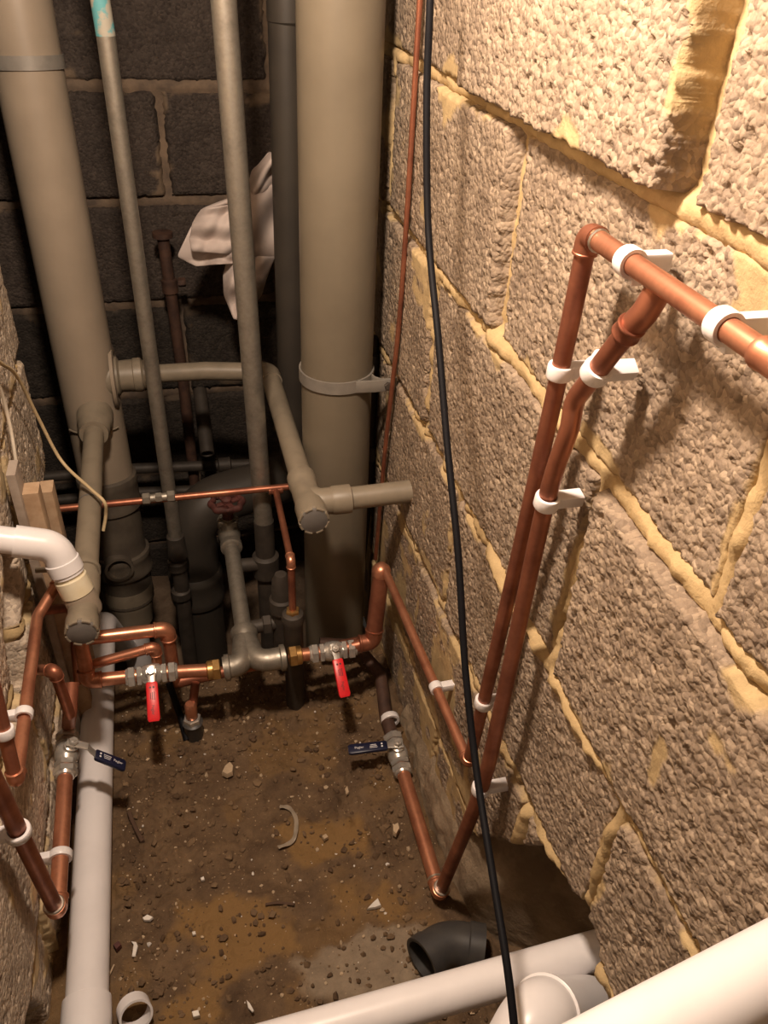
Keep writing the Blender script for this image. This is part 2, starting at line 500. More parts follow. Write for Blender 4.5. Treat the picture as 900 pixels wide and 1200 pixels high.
def lever_valve(label, c, axis, stem, lever, r, sleeve_mat, ink, hl, plate=0.03, bend=0.0, group='quarter turn valves', flip=1):
    c = V(c); a = V(axis).normalized(); s = V(stem); s = (s - a * s.dot(a)).normalized()
    l = V(lever); l = (l - s * l.dot(s)).normalized(); w = s.cross(l).normalized()
    rt = root('lever_valve', label, 'valve', c, group)
    MB().lathe(c - a * 2.1 * r, a, [(0, 1.12 * r), (.7 * r, 1.15 * r), (1.1 * r, 1.45 * r), (2.1 * r, 1.58 * r), (3.1 * r, 1.45 * r), (3.5 * r, 1.15 * r), (4.2 * r, 1.12 * r)], 24).build('body', 'chrome', rt)
    for sg in (-1, 1):
        hexnut(c + a * sg * 1.75 * r, a, 1.5 * r, .75 * r).build('body_hexagon', 'chrome', rt, ang=25)
        hexnut(c + a * sg * 2.85 * r, a, 1.55 * r, 1.05 * r).build('compression_nut', 'chrome', rt, ang=25)
        MB().lathe(c + a * sg * 3.3 * r, a * sg, [(0, 1.3 * r), (.35 * r, 1.15 * r), (.4 * r, r)], 20).build('nut_collar', 'chrome', rt)
    MB().lathe(c, s, [(0, .95 * r), (1.85 * r, .9 * r), (1.95 * r, .7 * r), (2.35 * r, .7 * r)], 20).build('stem', 'chrome', rt)
    top = c + s * 2.35 * r
    MB().slab([top - l * .75 * r, top + l * plate * .6, top + l * plate * .8 + s * bend * .3, top + l * (plate + hl * .4) + s * bend], w, [.95 * r + .004, .012, .011, .011], s, .0024, .3).build('lever_plate', 'chrome', rt)
    nut = hexnut(top + s * .35 * r, s, .62 * r, .6 * r).build('stem_nut', 'chrome', rt, ang=25)
    MB().lathe(top + s * .6 * r, s, [(0, .3 * r), (.3 * r, .28 * r)], 12).build('stem_end', 'chrome', nut)
    p0 = top + l * plate + s * bend * .55
    p1 = top + l * (plate + hl) + s * bend
    pth = [p0, p0.lerp(p1, .04), p0.lerp(p1, .5), p0.lerp(p1, .93), p1]
    hd = MB().slab(pth, w, [.0155, .0185, .019, .0200, .0160], s, [.006, .0075, .0075, .0075, .005], .38).build('handle_sleeve', sleeve_mat, rt)
    ax = (p1 - p0).normalized(); nn = w.cross(ax).normalized()
    if nn.dot(s) < 0: nn = -nn
    up = nn.cross(ax).normalized() * 1
    xd, yd = (ax, up) if flip > 0 else (-ax, -up)
    lettering('Pegler', p0.lerp(p1, .72) + nn * .0038, xd, yd, .0062, ink, hd)
    mk = MB()          # the small print: an emblem and unreadable lines
    for k, ln in enumerate((.013, .012, .010)):
        q = p0.lerp(p1, .36) + nn * .0039 + up * (.0030 - .0028 * k)
        mk.slab([q - ax * ln / 2, q + ax * ln / 2], up, .0011, nn, .0003, .2)
    for sg in (-1, 1):
        mk.lathe(p0.lerp(p1, .14) + nn * .0038 + up * (.0026 * sg), nn, [(0, .0017), (.0003, .0017)], 10)
    mk.build('print_mark', ink, hd)
    return rt

# ------------------------------------------------------------------ rough grids (walls and ground)
def grid_mesh(name, U, Vv, P, keep, mat, parent=None, attrs=None, kind=None):
    """U,Vv 2-D index grid; P (nu,nv,3) points; keep = faces kept"""
    nu, nv = U.shape
    idx = np.arange(nu * nv).reshape(nu, nv)
    q = np.stack([idx[:-1, :-1], idx[1:, :-1], idx[1:, 1:], idx[:-1, 1:]], -1)[keep]
    used = np.zeros(nu * nv, bool); used[q.ravel()] = True
    remap = np.cumsum(used) - 1
    pts = P.reshape(-1, 3)[used]
    q = remap[q].astype(np.int32)
    me = bpy.data.meshes.new(name)
    me.vertices.add(len(pts)); me.vertices.foreach_set('co', pts.astype(np.float32).ravel())
    me.loops.add(q.size); me.loops.foreach_set('vertex_index', q.ravel())
    me.polygons.add(len(q)); me.polygons.foreach_set('loop_start', np.arange(0, q.size, 4, dtype=np.int32))
    me.update(calc_edges=True)
    me.polygons.foreach_set('use_smooth', np.ones(len(q), bool))
    for k, a in (attrs or {}).items():
        at = me.attributes.new(k, 'FLOAT', 'POINT')
        at.data.foreach_set('value', a.ravel()[used].astype(np.float32))
    me.materials.append(M[mat])
    me.validate()
    o = bpy.data.objects.new(name, me)
    COL.objects.link(o)
    if parent: o.parent = parent
    if kind: o['kind'] = kind
    return o

def axes_grid(u0, u1, v0, v1, su, sv):
    nu = max(3, int(round((u1 - u0) / su)) + 1); nv = max(3, int(round((v1 - v0) / sv)) + 1)
    return np.meshgrid(np.linspace(u0, u1, nu), np.linspace(v0, v1, nv), indexing='ij')

def place(side, at, U, Vv, h):
    """heights h stand out of a wall plane into the room"""
    if side == 'right': return np.stack([at - h, U, Vv + .045 * (U - .72) * np.exp(-((Vv - .70) / .2) ** 2)], -1)   # courses not quite level
    if side == 'left': return np.stack([at + h, U, Vv], -1)
    if side == 'back': return np.stack([U, at - h, Vv], -1)
    if side == 'floor': return np.stack([U, Vv, at + h], -1)

def face_keep(dead):
    return ~(dead[:-1, :-1] | dead[1:, :-1] | dead[1:, 1:] | dead[:-1, 1:])

def block(side, at, u0, u1, v0, v1, step, parent, mat, seed, proud=0.0, lump=.0040, cell=.0085, hole=None, smear_bias=None, rnd=.006, wob=.003, name='block'):
    U, Vv = axes_grid(u0, u1, v0, v1, step, step)
    wb = wob * (fbm(U * 38, Vv * 38, seed) * 1.4 - .2) + .0045 * (fbm(U * 150, Vv * 150, seed + 5, 2) - .3)
    d = np.minimum(np.minimum(U - u0, u1 - U), np.minimum(Vv - v0, v1 - Vv)) - wb
    e = sstep(0, rnd, d)
    f1, cid = worley(U / cell, Vv / cell, seed + 9)
    lp = lump * (1 - (.45 * sstep(.7, 1.0, U) if side == 'right' else 0)) * (.55 * (cid - .5) + .9 * (.55 - f1 * f1)) - .006 * (cid > .92) * (1 - sstep(.25, .55, f1))
    und = .006 * (fbm(U * 11, Vv * 11, seed + 3) - .5)
    sm = sstep(.62, .70, fbm(U * 17, Vv * 17, seed + 21) + .15 * (1 - sstep(0, .020, d)) - .11 * sstep(.015, .04, d) + (smear_bias(U, Vv) if smear_bias else 0) + .06 * (fbm(U * 140, Vv * 140, seed + 2, 2) - .5))
    h = proud + und + lp * (1 - .88 * sm) + .0012 * sm
    h = h * e - (1 - e) * .03
    dead = np.zeros(U.shape, bool)
    if hole:
        dh = hole(U, Vv) - .010 * (fbm(U * 60, Vv * 60, seed + 40) - .5)
        h = h - .11 * (1 - sstep(-.004, .016, dh)) ** 2
        dead = dh < -.006
    keep = face_keep(dead)
    if not keep.any(): return None
    return grid_mesh(name, U, Vv, place(side, at, U, Vv, h), keep, mat, parent, {'smear': sm})

def backing(name, side, at, u0, u1, v0, v1, step, mat, seed, joints, hole=None):
    """bed of mortar behind and between the blocks; squeezed out here and there along the joints"""
    U, Vv = axes_grid(u0, u1, v0, v1, step, step)
    dj = np.full(U.shape, 1.0)
    for z in joints['z']: dj = np.minimum(dj, np.abs(Vv - z))
    for u, za, zb in joints['u']: dj = np.minimum(dj, np.hypot(U - u, np.maximum(0, np.maximum(za - Vv, Vv - zb))))
    blob = sstep(.40, .66, fbm(U * 22, Vv * 22, seed))
    h = -.016 + .005 * (fbm(U * 60, Vv * 60, seed + 4) - .5) + (1 - sstep(.004, .014, dj)) * (.0085 + .008 * blob + (.009 * sstep(.68, .60, Vv) * sstep(.80, .65, U) if side == 'right' else 0)) + .004 * (fbm(U * 170, Vv * 170, seed + 8, 2) - .5)
    dead = np.zeros(U.shape, bool)
    if hole:
        dh = hole(U, Vv)
        h = h - .11 * (1 - sstep(-.004, .016, dh)) ** 2
        dead = dh < -.006
    o = grid_mesh(name, U, Vv, place(side, at, U, Vv, h), face_keep(dead), mat, None, None, 'structure')
    return o

# ------------------------------------------------------------------ right wall
XR = 0.332
ZR = [1.49, 1.268, 1.043, .822, .590, .385, .165, -.06]
UR = [[-.35, .35, .80, 1.25, 1.70, 1.90],
      [-.40, .05, .496, .944, 1.39, 1.90],
      [-.10, .352, .787, 1.235, 1.68, 1.90],
      [-.38, .07, .521, .986, 1.43, 1.90],
      [-.08, .365, .833, 1.28, 1.73, 1.90],
      [-.40, .05, .51, .95, 1.40, 1.90],
      [-.10, .36, .80, 1.25, 1.70, 1.90]]
def yz(x, y):
    p = A(x, y, 0, XR); return (p.y, p.z)
HOLE_R = [yz(*p) for p in ((612, 922), (624, 955), (645, 1010), (672, 1055), (692, 1072), (701, 1100), (699, 1150), (716, 1190), (735, 1260))]
HOLE_R += [(.30, -.2), (.62, -.2), yz(545, 985), yz(575, 990), yz(628, 1003), yz(636, 985), yz(622, 945)]
def hole_r(U, Vv): return poly_sdf(U, Vv, HOLE_R)
def smear_r(U, Vv):
    low_ = sstep(.55, .25, Vv) * sstep(.50, .68, U) * .25
    far = sstep(.85, 1.15, U) * .08
    def spot(u, v, ru, rv, k): return k * np.exp(-(((U - u) / ru) ** 2 + ((Vv - v) / rv) ** 2))
    return low_ + far + spot(.99, 1.03, .05, .045, .28) + spot(.46, 1.03, .05, .02, .26) + spot(.40, 1.0, .04, .02, .2) + spot(.62, .84, .10, .016, .22) + spot(.34, .70, .012, .07, .3) + spot(.80, .28, .10, .08, .1) - .085
jr = {'z': ZR, 'u': [(u, ZR[i + 1], ZR[i]) for i in range(7) for u in UR[i][1:-1] if (i, u) not in ((1, .496), (2, .787), (1, .944))]}
wall_r = backing('wall_right', 'right', XR, -.38, 1.88, -.06, 1.48, .0045, 'mortar', 11, jr, hole_r)
wall_r['label'] = 'right wall of rough clinker blocks with sandy yellow mortar'
PROUD = {(1, 2): .013, (1, 1): -.004, (2, 2): .0, (2, 3): .006, (3, 1): .004, (3, 2): -.003, (4, 1): .000, (4, 2): .0, (2, 1): -.010, (5, 1): -.002}
GAP = {(1, .496): .006, (2, .787): .005, (1, .944): .005, (3, .521): .003}      # open joints
for i in range(7):
    for k in range(len(UR[i]) - 1):
        u0, u1 = UR[i][k], UR[i][k + 1]
        z1, z0 = ZR[i], ZR[i + 1]
        if i == 0: st = .009
        elif u1 < .1: st = .007
        elif u0 > 1.2: st = .006
        elif u0 > .7: st = .0034
        else: st = .0024
        pr = PROUD.get((i, k), random.uniform(-.003, .004))
        ga = GAP.get((i, u0), .0012); gb = GAP.get((i, u1), .0012)
        block('right', XR, u0 + ga, u1 - gb, z0 + .0012, z1 - .0012, st, wall_r, 'block', 100 + i * 17 + k * 5, pr, hole=hole_r if i >= 4 else None, smear_bias=smear_r)

# ------------------------------------------------------------------ left wall
XL = -0.255
ZL = [1.49, 1.25, 1.02, .80, .575, .35, .13, -.06]
UL = [[-.35, .2, .65, 1.10, 1.43], [-.35, .0, .42, .87, 1.43], [-.35, .2, .65, 1.10, 1.43], [-.35, .0, .42, .87, 1.30, 1.42],
      [-.35, .2, .65, 1.08, 1.40], [-.35, .0, .42, .87, 1.36], [-.35, .2, .65, 1.10, 1.34]]
def yzl(x, y):
    p = A(x, y, 0, XL); return (p.y, p.z)
HOLE_L = [yzl(*p) for p in ((8, 655), (20, 660), (24, 740), (38, 800), (20, 800), (8, 740))]
HOLE_L2 = [(.35, -.2), (.35, .08), (.45, .16), (.53, .13), (.56, .05), (.56, -.2)]
def hole_l(U, Vv): return np.minimum(poly_sdf(U, Vv, HOLE_L), poly_sdf(U, Vv, HOLE_L2))
jl = {'z': ZL, 'u': [(u, ZL[i + 1], ZL[i]) for i in range(7) for u in UL[i][1:-1]]}
wall_l = backing('wall_left', 'left', XL, -.34, 1.34, -.06, 1.48, .007, 'mortar', 51, jl, hole_l)
wall_l['label'] = 'left wall of pale clinker blocks, broken off beside the grey stack'
def smear_l(U, Vv): return .0 + 0 * U
for i in range(7):
    for k in range(len(UL[i]) - 1):
        u0, u1 = UL[i][k], UL[i][k + 1]
        st = .009 if (i < 2 or u1 < .3) else .0036
        block('left', XL, u0 + .004, u1 - .004, ZL[i + 1] + .004, ZL[i] - .004, st, wall_l, 'block_left', 300 + i * 17 + k * 5, random.uniform(-.004, .006), lump=.0016, hole=hole_l if i >= 3 else None, smear_bias=smear_l)

# ------------------------------------------------------------------ back wall, side of the recess, pit and floor
YB = 1.87
ZB = [1.36, 1.135, .908, .688, .46, .235, .01, -.215, -.42]
jb = {'z': ZB, 'u': []}
UB = []
for i in range(8):
    off = .018 if i % 2 == 0 else -.207
    UB.append([max(-.95, off - .9), off - .45, off, min(off + .45, .36)] + ([.36] if off + .45 < .34 else []))
    UB[-1] = [-.95] + [u for u in (off - .9, off - .45, off, off + .45) if -.9 < u < .33] + [.36]
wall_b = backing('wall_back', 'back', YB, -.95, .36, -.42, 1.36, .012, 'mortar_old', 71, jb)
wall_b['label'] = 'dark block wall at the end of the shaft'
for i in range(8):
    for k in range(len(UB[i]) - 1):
        block('back', YB, UB[i][k] + .002, UB[i][k + 1] - .002, ZB[i + 1] + .004, ZB[i] - .004, .0058, wall_b, 'block_shaded' if i >= 4 else 'block_old', 500 + i * 17 + k * 5, random.uniform(-.004, .006), cell=.012, smear_bias=lambda U, Vv: -.06 + 0 * U)

U, Vv = axes_grid(.9, 1.9, -.42, 1.48, .03, .03)
wl = grid_mesh('wall_recess', U, Vv, place('left', -.95, U, Vv, .03 * (fbm(U * 9, Vv * 9, 5) - .5)), np.ones((U.shape[0] - 1, U.shape[1] - 1), bool), 'earth', None, None, 'structure')
wl['label'] = 'far side of the dark recess left of the stacks'

# earth behind the broken footings
def earth_sheet(name, label, side, at, u0, u1, v0, v1, step, mat, amp, seed, hfun=None):
    U, Vv = axes_grid(u0, u1, v0, v1, step, step)
    f1, cid = worley(U / .03, Vv / .03, seed)
    h = amp * (fbm(U * 12, Vv * 12, seed) - .5) + .010 * (.5 - f1) * cid
    if hfun: h = h + hfun(U, Vv)
    o = grid_mesh(name, U, Vv, place(side, at, U, Vv, h), np.ones((U.shape[0] - 1, U.shape[1] - 1), bool), mat, None, None, 'structure')
    o['label'] = label
    return o
earth_sheet('wall_footing', 'dug earth bank under the broken right wall', 'right', XR + .16, -.1, .95, -.08, .55, .006, 'plaster_soil', .03, 81,
            lambda U, Vv: sstep(.44, .60, U) * sstep(.45, .02, Vv) * .15 + sstep(.25, -.05, Vv) * .03)
earth_sheet('wall_footing_far', 'dug earth behind the broken left wall', 'left', XL - .10, .2, 1.35, -.08, 1.2, .012, 'earth', .03, 82)

PITY = 1.20
U, Vv = axes_grid(-.36, .50, -.25, 1.30, .0042, .0042)
hh = .020 * (fbm(U * 7, Vv * 7, 91) - .5) + .012 * (fbm(U * 30, Vv * 30, 92) - .5)
f1, cid = worley(U / .018, Vv / .018, 93)
hh += .009 * (cid > .5) * sstep(.5, .1, f1) * sstep(.40, .6, fbm(U * 9, Vv * 9, 94)) + .010 * (fbm(U * 75, Vv * 75, 88, 3) - .5)
hh += .015 * sstep(.06, 0, np.abs(U - .30)) + .012 * sstep(.05, 0, np.abs(U + .24))
hh -= .34 * sstep(PITY - .03, PITY + .05, Vv + .04 * (fbm(U * 9, Vv * 3, 95) - .5))
spl_c = [tuple(A(x, y, 2, 0)[:2]) for x, y in ((345, 1130), (400, 1105), (430, 1085), (490, 1090), (505, 1140), (440, 1190), (370, 1170))]
spd = poly_sdf(U, Vv, spl_c)
spill = sstep(.012, -.006, spd + .03 * (fbm(U * 45, Vv * 45, 96) - .5))
hh += .008 * spill
def patch(poly, s):
    p = [tuple(A(x, y, 2, 0)[:2]) for x, y in poly]
    return sstep(.012, -.01, poly_sdf(U, Vv, p) + .07 * (fbm(U * 28, Vv * 28, s, 5) - .5))
och = np.maximum.reduce([patch(((200, 1060), (260, 1050), (330, 1070), (350, 1110), (300, 1140), (250, 1130), (205, 1095)), 97),
                         patch(((395, 1040), (450, 1030), (480, 1050), (450, 1075), (400, 1070)), 98),
                         patch(((330, 970), (420, 960), (425, 1000), (340, 1010)), 99),
                         patch(((190, 1180), (230, 1150), (270, 1190), (220, 1230)), 90),
                         sstep(.58, .72, fbm(U * 12, Vv * 12, 89, 5)) * .45])
floor = grid_mesh('floor', U, Vv, place('floor', 0, U, Vv, hh), np.ones((U.shape[0] - 1, U.shape[1] - 1), bool), 'floor', None, {'ochre': och, 'spill': spill}, 'structure')
floor['label'] = 'damp brown dirt floor with ochre patches and rubble'
earth_sheet('floor_pit', 'dark bottom of the pit under the stacks', 'floor', -.33, -.95, .40, 1.15, 1.9, .02, 'earth', .05, 84)
FL_U0, FL_V0, FL_S = -.36, -.25, .0042
FLH = hh
def ground(x, y):
    i = int(round((x + .36) / (.86) * (FLH.shape[0] - 1))); j = int(round((y + .25) / 1.55 * (FLH.shape[1] - 1)))
    return float(FLH[max(0, min(FLH.shape[0] - 1, i)), max(0, min(FLH.shape[1] - 1, j))])

# ------------------------------------------------------------------ grey soil stacks
def strap(rt, c, d, r, w, name='strap', mat='steel_strap', th=.003):
    d = V(d).normalized()
    return MB().lathe(V(c) - d * w / 2, d, [(0, r), (0, r + th), (w, r + th), (w, r)], 40, closed=True).build(name, mat, rt)

def collar(rt, c, d, r, w, k=1.1, mat='pvc_grey', name='socket'):
    d = V(d).normalized()
    MB().lathe(V(c) - d * w / 2, d, [(0, r), (.05 * w, r * k * 1.01), (.14 * w, r * (k + .03)), (.24 * w, r * (k + .03)), (.30 * w, r * k), (.72 * w, r * k), (.78 * w, r * (k + .025)), (.90 * w, r * (k + .025)), (w, r)], 36).build(name, mat, rt)

top = A(32, 72, 1, 1.58); bot = A(150, 690, 1, 1.50)
ax = (bot - top).normalized()
t_up = top - ax * ((1.42 - top.z) / -ax.z * 1.0) if False else top + ax * ((1.42 - top.z) / ax.z)
st = root('soil_stack', 'pale grey plastic soil stack with a strap near its top, against the left wall', 'pipe', bot)
MB().sweep([t_up, t_up.lerp(bot, .5), bot + ax * .02], .054, 40).build('pipe_length', 'pvc_grey', st)
s_ = strap(st, top, ax, .054, .020)
def on_axis(x, y):     # the point of the stack's axis nearest to the pixel's ray
    best = None
    for k in range(400):
        p = t_up.lerp(bot, k / 399)
        c = RM.transposed() @ (p - V((0, 0, H)))
        q = (PP[0] + FPX * c.x / -c.z, PP[1] - FPX * c.y / -c.z)
        d = abs(q[1] - y)
        if best is None or d < best[0]: best = (d, p)
    return best[1]
collar(st, on_axis(130, 575), ax, .054, .085, 1.10, 'pvc_shaded')
collar(st, on_axis(146, 655), ax, .054, .06, 1.12, 'pvc_shaded')
MB().sweep([on_axis(134, 595), bot + ax * .022], .0546, 40).build('foot_length', 'pvc_shaded', st)  # thin sleeve that paints the pit's shade over the stack's lower end
pb = on_axis(148, 690)
MB().lathe(pb - V((0, 0, .04)), (0, 0, 1), [(-.06, .034), (-.05, .044), (-.02, .046), (.0, .05), (.03, .056), (.06, .054)], 30).build('reducer', 'pvc_waste', st, 'mortar-smeared reducer at the foot')
# bosses: one faces the waste pipe, one faces right, one open port
b1 = A(110, 508, 0, -.167)
bp = on_axis(110, 495)
fr = V((-.167, bp.y - .04, b1.z))
MB().lathe(fr, (0, -1, 0), [(0, .034), (.035, .032), (.04, .0285), (.062, .0285), (.066, .026), (.075, .026), (.075, .018)], 28).build('boss', 'pvc_waste', st)
b2 = A(150, 440, 1, on_axis(140, 440).y)
MB().lathe(V((on_axis(140, 440).x + .035, b2.y, b2.z)), (1, 0, 0), [(0, .042), (.022, .038), (.026, .030), (.05, .031), (.052, .033), (.066, .033), (.07, .028), (.08, .028), (.08, .018)], 28).build('boss', 'pvc_waste', st)
MB().lathe(V((on_axis(140, 440).x, b2.y, b2.z)), (1, 0, 0), [(.046, .062), (.052, .060), (.054, .05), (.05, .045)], 30).build('boss_flange', 'pvc_grey', st)
b3 = on_axis(142, 650)
MB().lathe(V((b3.x - .005, b3.y - .040, b3.z + .01)), (0.1, -1, .05), [(0, .030), (.028, .030), (.028, .024), (.0, .024)], 26, closed=True).build('open_port', 'pvc_shaded', st)
e1 = on_axis(107, 492)
MB().sweep([e1 + V((.058 * math.cos(t), .058 * math.sin(t), 0)) for t in [math.radians(a) for a in range(215, 320, 8)]], .0018, 8).build('joint_bead', 'pvc_waste', st)

SX, SY, SR = .247, 1.20, .0575
st = root('soil_stack', 'wide olive grey soil stack strapped to the right wall by a steel bracket', 'pipe', (SX, SY, -.33))
MB().sweep([(SX + .004, SY + .012, 1.42), (SX, SY, .5), (SX, SY, -.34)], SR, 44).build('pipe_length', 'pvc_olive', st)
bk = A(395, 455, 1, SY - .055)
bz = bk.z
s_ = strap(st, (SX, SY + .001, bz), (0, 0, 1), SR + .0004, .020, 'bracket_band')
yq = SY - .056
MB().slab([(SX + .02, yq + .001, bz), (SX + .05, yq - .002, bz), (.322, yq, bz), (.333, yq, bz)], (0, 0, 1), .020, (0, 1, 0), .004, .2).build('bracket_arm', 'steel_strap', st)
MB().slab([(SX + .05, yq + .028, bz), (SX + .053, yq + .014, bz), (SX + .062, yq + .005, bz), (.325, yq + .004, bz)], (0, 0, 1), .018, (.7, .7, 0), .003, .2).build('bracket_arm', 'steel_strap', st)
hexnut((.318, yq - .005, bz), (0, 1, 0), .0065, .006).build('bolt', 'galv_dark', st)

st = root('soil_stack', 'narrow dark stack between the galvanised pipe and the wide stack', 'pipe', (.226, 1.55, .18))
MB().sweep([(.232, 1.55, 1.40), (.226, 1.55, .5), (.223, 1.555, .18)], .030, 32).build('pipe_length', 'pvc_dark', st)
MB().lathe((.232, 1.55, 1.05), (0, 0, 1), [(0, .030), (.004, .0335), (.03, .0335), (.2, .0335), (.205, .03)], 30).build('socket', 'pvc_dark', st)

# dark bend in the pit behind the wheel valve
st = root('soil_bend', 'dark grey swept soil bend in the pit behind the rusty wheel valve', 'pipe', A(232, 715, 1, 1.5))
q0 = A(235, 720, 1, 1.50); q0.z = -.33
q1 = A(237, 640, 1, 1.50)
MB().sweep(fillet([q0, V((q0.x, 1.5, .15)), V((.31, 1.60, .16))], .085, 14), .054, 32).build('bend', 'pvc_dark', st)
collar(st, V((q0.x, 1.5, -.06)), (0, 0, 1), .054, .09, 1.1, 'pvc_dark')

# ------------------------------------------------------------------ galvanised verticals
g_t = A(113, 0, 1, 1.42); g_b = A(207, 640, 1, 1.42)
gx = (g_t - g_b).normalized()
g_u = g_t + gx * .30
gp = root('galvanised_pipe', 'thin galvanised pipe with turquoise paint flaking at its top, beside the left stack', 'pipe', V((g_b.x, 1.42, -.33)))
tq = A(124, 42, 1, 1.42)
MB().sweep([tq, tq.lerp(g_b, .5), g_b], .0135, 20).build('pipe_length', 'galv', gp)
MB().sweep([g_u, tq], .0138, 20).build('painted_length', 'paint', gp, 'turquoise painted top length')
MB().lathe(g_b + gx * .03, -gx, [(0, .0135), (.003, .018), (.03, .019), (.055, .021), (.06, .017)], 20).build('elbow_socket', 'galv_dark', gp)
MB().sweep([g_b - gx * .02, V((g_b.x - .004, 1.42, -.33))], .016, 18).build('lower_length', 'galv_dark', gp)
for z in (.05, -.03):
    MB().lathe((g_b.x - .003, 1.42, z), (0, 0, 1), [(0, .016), (.004, .021), (.022, .021), (.026, .016)], 20).build('coupling', 'galv_dark', gp)

h_t = A(262, 0, 1, 1.28); h_b = A(309, 610, 1, 1.28)
hx = (h_t - h_b).normalized()
gp = root('galvanised_pipe', 'thick galvanised riser standing in front of the white rag', 'pipe', V((h_b.x, 1.28, -.33)))
MB().sweep([h_t + hx * .30, h_t.lerp(h_b, .5), h_b], .0172, 22).build('pipe_length', 'galv', gp)
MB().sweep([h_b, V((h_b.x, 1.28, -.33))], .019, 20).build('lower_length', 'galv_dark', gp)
MB().lathe((h_b.x, 1.28, .12), (0, 0, 1), [(0, .019), (.004, .026), (.05, .026), (.055, .019)], 22).build('coupling', 'galv_dark', gp)
MB().sweep([(h_b.x, 1.28, .15), (h_b.x - .04, 1.27, .16), (h_b.x - .07, 1.27, .16)], .014, 16).build('branch', 'galv_dark', gp)

# rusty riser and odd pipes on the back wall
p0 = A(190, 272, 1, 1.78); p1 = A(214, 440, 1, 1.78)
rp = root('rusty_pipe', 'rust brown pipe rising on the back wall between the thin and thick galvanised pipes', 'pipe', V((p1.x, 1.78, -.33)))
MB().sweep([p0, p0.lerp(p1, .5), p1, V((p1.x, 1.78, -.33))], .0125, 16).build('pipe_length', 'rust_pipe', rp)
MB().lathe(p0 - V((0, 0, .012)), (0, 0, 1), [(0, .0125), (.002, .021), (.012, .021), (.014, .013)], 18).build('flange', 'rust_pipe', rp)
MB().lathe(p0.lerp(p1, .30), (p1 - p0), [(0, .0125), (.003, .017), (.03, .017), (.033, .0125)], 18).build('coupling', 'rust_pipe', rp)
hexnut(p0.lerp(p1, .33) + V((.026, 0, 0)), (1, 0, 0), .010, .016).build('side_nut', 'rust_pipe', rp)
s0 = A(238, 490, 1, 1.74); s1 = A(243, 532, 1, 1.66)
rp = root('pipe_stub', 'short open stub of dark pipe sticking out of the back wall', 'pipe', s1)
MB().sweep([s0 + (s0 - s1) * .8, s0, s1], .016, 18, wall=.003).build('pipe_length', 'galv_dark', rp)
for k, (ya, lab) in enumerate(((545, 'upper of two dark pipes crossing low on the back wall'), (573, 'lower of two dark pipes crossing low on the back wall'))):
    a_ = A(160, ya + 4, 1, 1.76); b_ = A(420, ya - 6, 1, 1.76)
    rp = root('crossing_pipe', lab, 'pipe', a_)
    MB().sweep([a_ + V((-.3, 0, 0)), a_, b_], .013, 16).build('pipe_length', 'galv_dark', rp)
    MB().lathe(a_.lerp(b_, .35), (1, 0, 0), [(0, .013), (.003, .018), (.03, .018), (.033, .013)], 18).build('coupling', 'galv_dark', rp)
rp = root('conduit', 'slim dark conduit in the corner right of the wide stack', 'pipe', (.302, 1.265, -.05))
MB().sweep([A(437, 395, 1, 1.265), A(432, 560, 1, 1.265), V((.302, 1.265, -.05))], .011, 16).build('pipe_length', 'galv_dark', rp)
for yy in (412, 520):
    q = A(436, yy, 1, 1.265)
    MB().lathe(q, (0, 0, -1), [(0, .011), (.002, .0155), (.03, .0155), (.032, .011)], 18).build('saddle', 'black_pipe', rp)
rp = root('thin_wall_pipe', 'thin reddish copper line running up the right wall beside the black cable', 'pipe', A(440, 655, 0, .322))
t0 = A(492, 0, 0, .325); t1 = A(470, 350, 0, .325); t2 = A(452, 520, 0, .322); t3 = A(440, 655, 0, .322)
MB().sweep(smooth_path([t0 + (t0 - t1).normalized() * .25, t0, t1, t2, t3], 8), .0038, 12).build('pipe_length', 'copper_old', rp)

# ------------------------------------------------------------------ grey waste run with tees and castellated caps
def cast_cap(rt, c, d, r, mat='cap_grey', ringmat='pvc_waste'):
    d = V(d).normalized()
    cp = MB().lathe(c, d, [(-.004, r * .95), (.0035, r * .95), (.0042, r * .9), (.0042, .0005)], 28).build('cap', mat, rt, 'grey screw cap with notched rim')
    up = V((0, 0, 1)); x = d.cross(up).normalized(); y = d.cross(x).normalized()
    mb = MB()
    for k in range(8):
        a0 = 2 * math.pi * k / 8 + .12
        pth = []
        nv = []
        for j in range(5):
            an = a0 + j * (2 * math.pi / 8 * .66) / 4
            nv.append(x * math.cos(an) + y * math.sin(an)); pth.append(V(c) + nv[-1] * r * .97)
        mb.slab(pth, d, .010, nv, .0032, .2)
    mb.build('notched_rim', ringmat, cp)
    return cp

WX, WZ = .171, .458
YT = 1.035          # where the branch leaves for the right wall
yb = A(320, 434, 2, WZ).y
wr = root('waste_pipe', 'grey waste pipe crossing from the left stack, bending forward and teeing into the right wall', 'pipe', (WX, YT, WZ - .02))
xs = b2.x + .03
MB().sweep([(xs, b2.y, b2.z), ((xs + WX) / 2, (b2.y + yb) / 2, WZ + .0), (WX - .03, yb, WZ)], .0178, 22).build('pipe_length', 'pvc_waste', wr)
MB().sweep(fillet([(WX - .05, yb, WZ), (WX, yb, WZ), (WX, yb - .05, WZ)], .03), .0205, 22).build('elbow', 'pvc_waste', wr)
MB().sweep([(WX, yb - .04, WZ), (WX, YT, WZ)], .0182, 22).build('pipe_length', 'pvc_waste', wr)
tee = MB()
tee.lathe((WX, YT + .075, WZ), (0, -1, 0), [(0, .019), (.002, .0228), (.028, .0228), (.03, .0215), (.08, .0215), (.085, .0235), (.118, .0235), (.12, .021)], 28)
tee.sweep(fillet([(WX, YT + .02, WZ), (WX + .012, YT, WZ), (WX + .062, YT, WZ)], .02), .0212, 22)
tee.lathe((WX + .035, YT, WZ), (1, 0, 0), [(0, .0215), (.004, .023), (.030, .023), (.032, .019)], 24)
tee.build('tee', 'pvc_waste', wr)
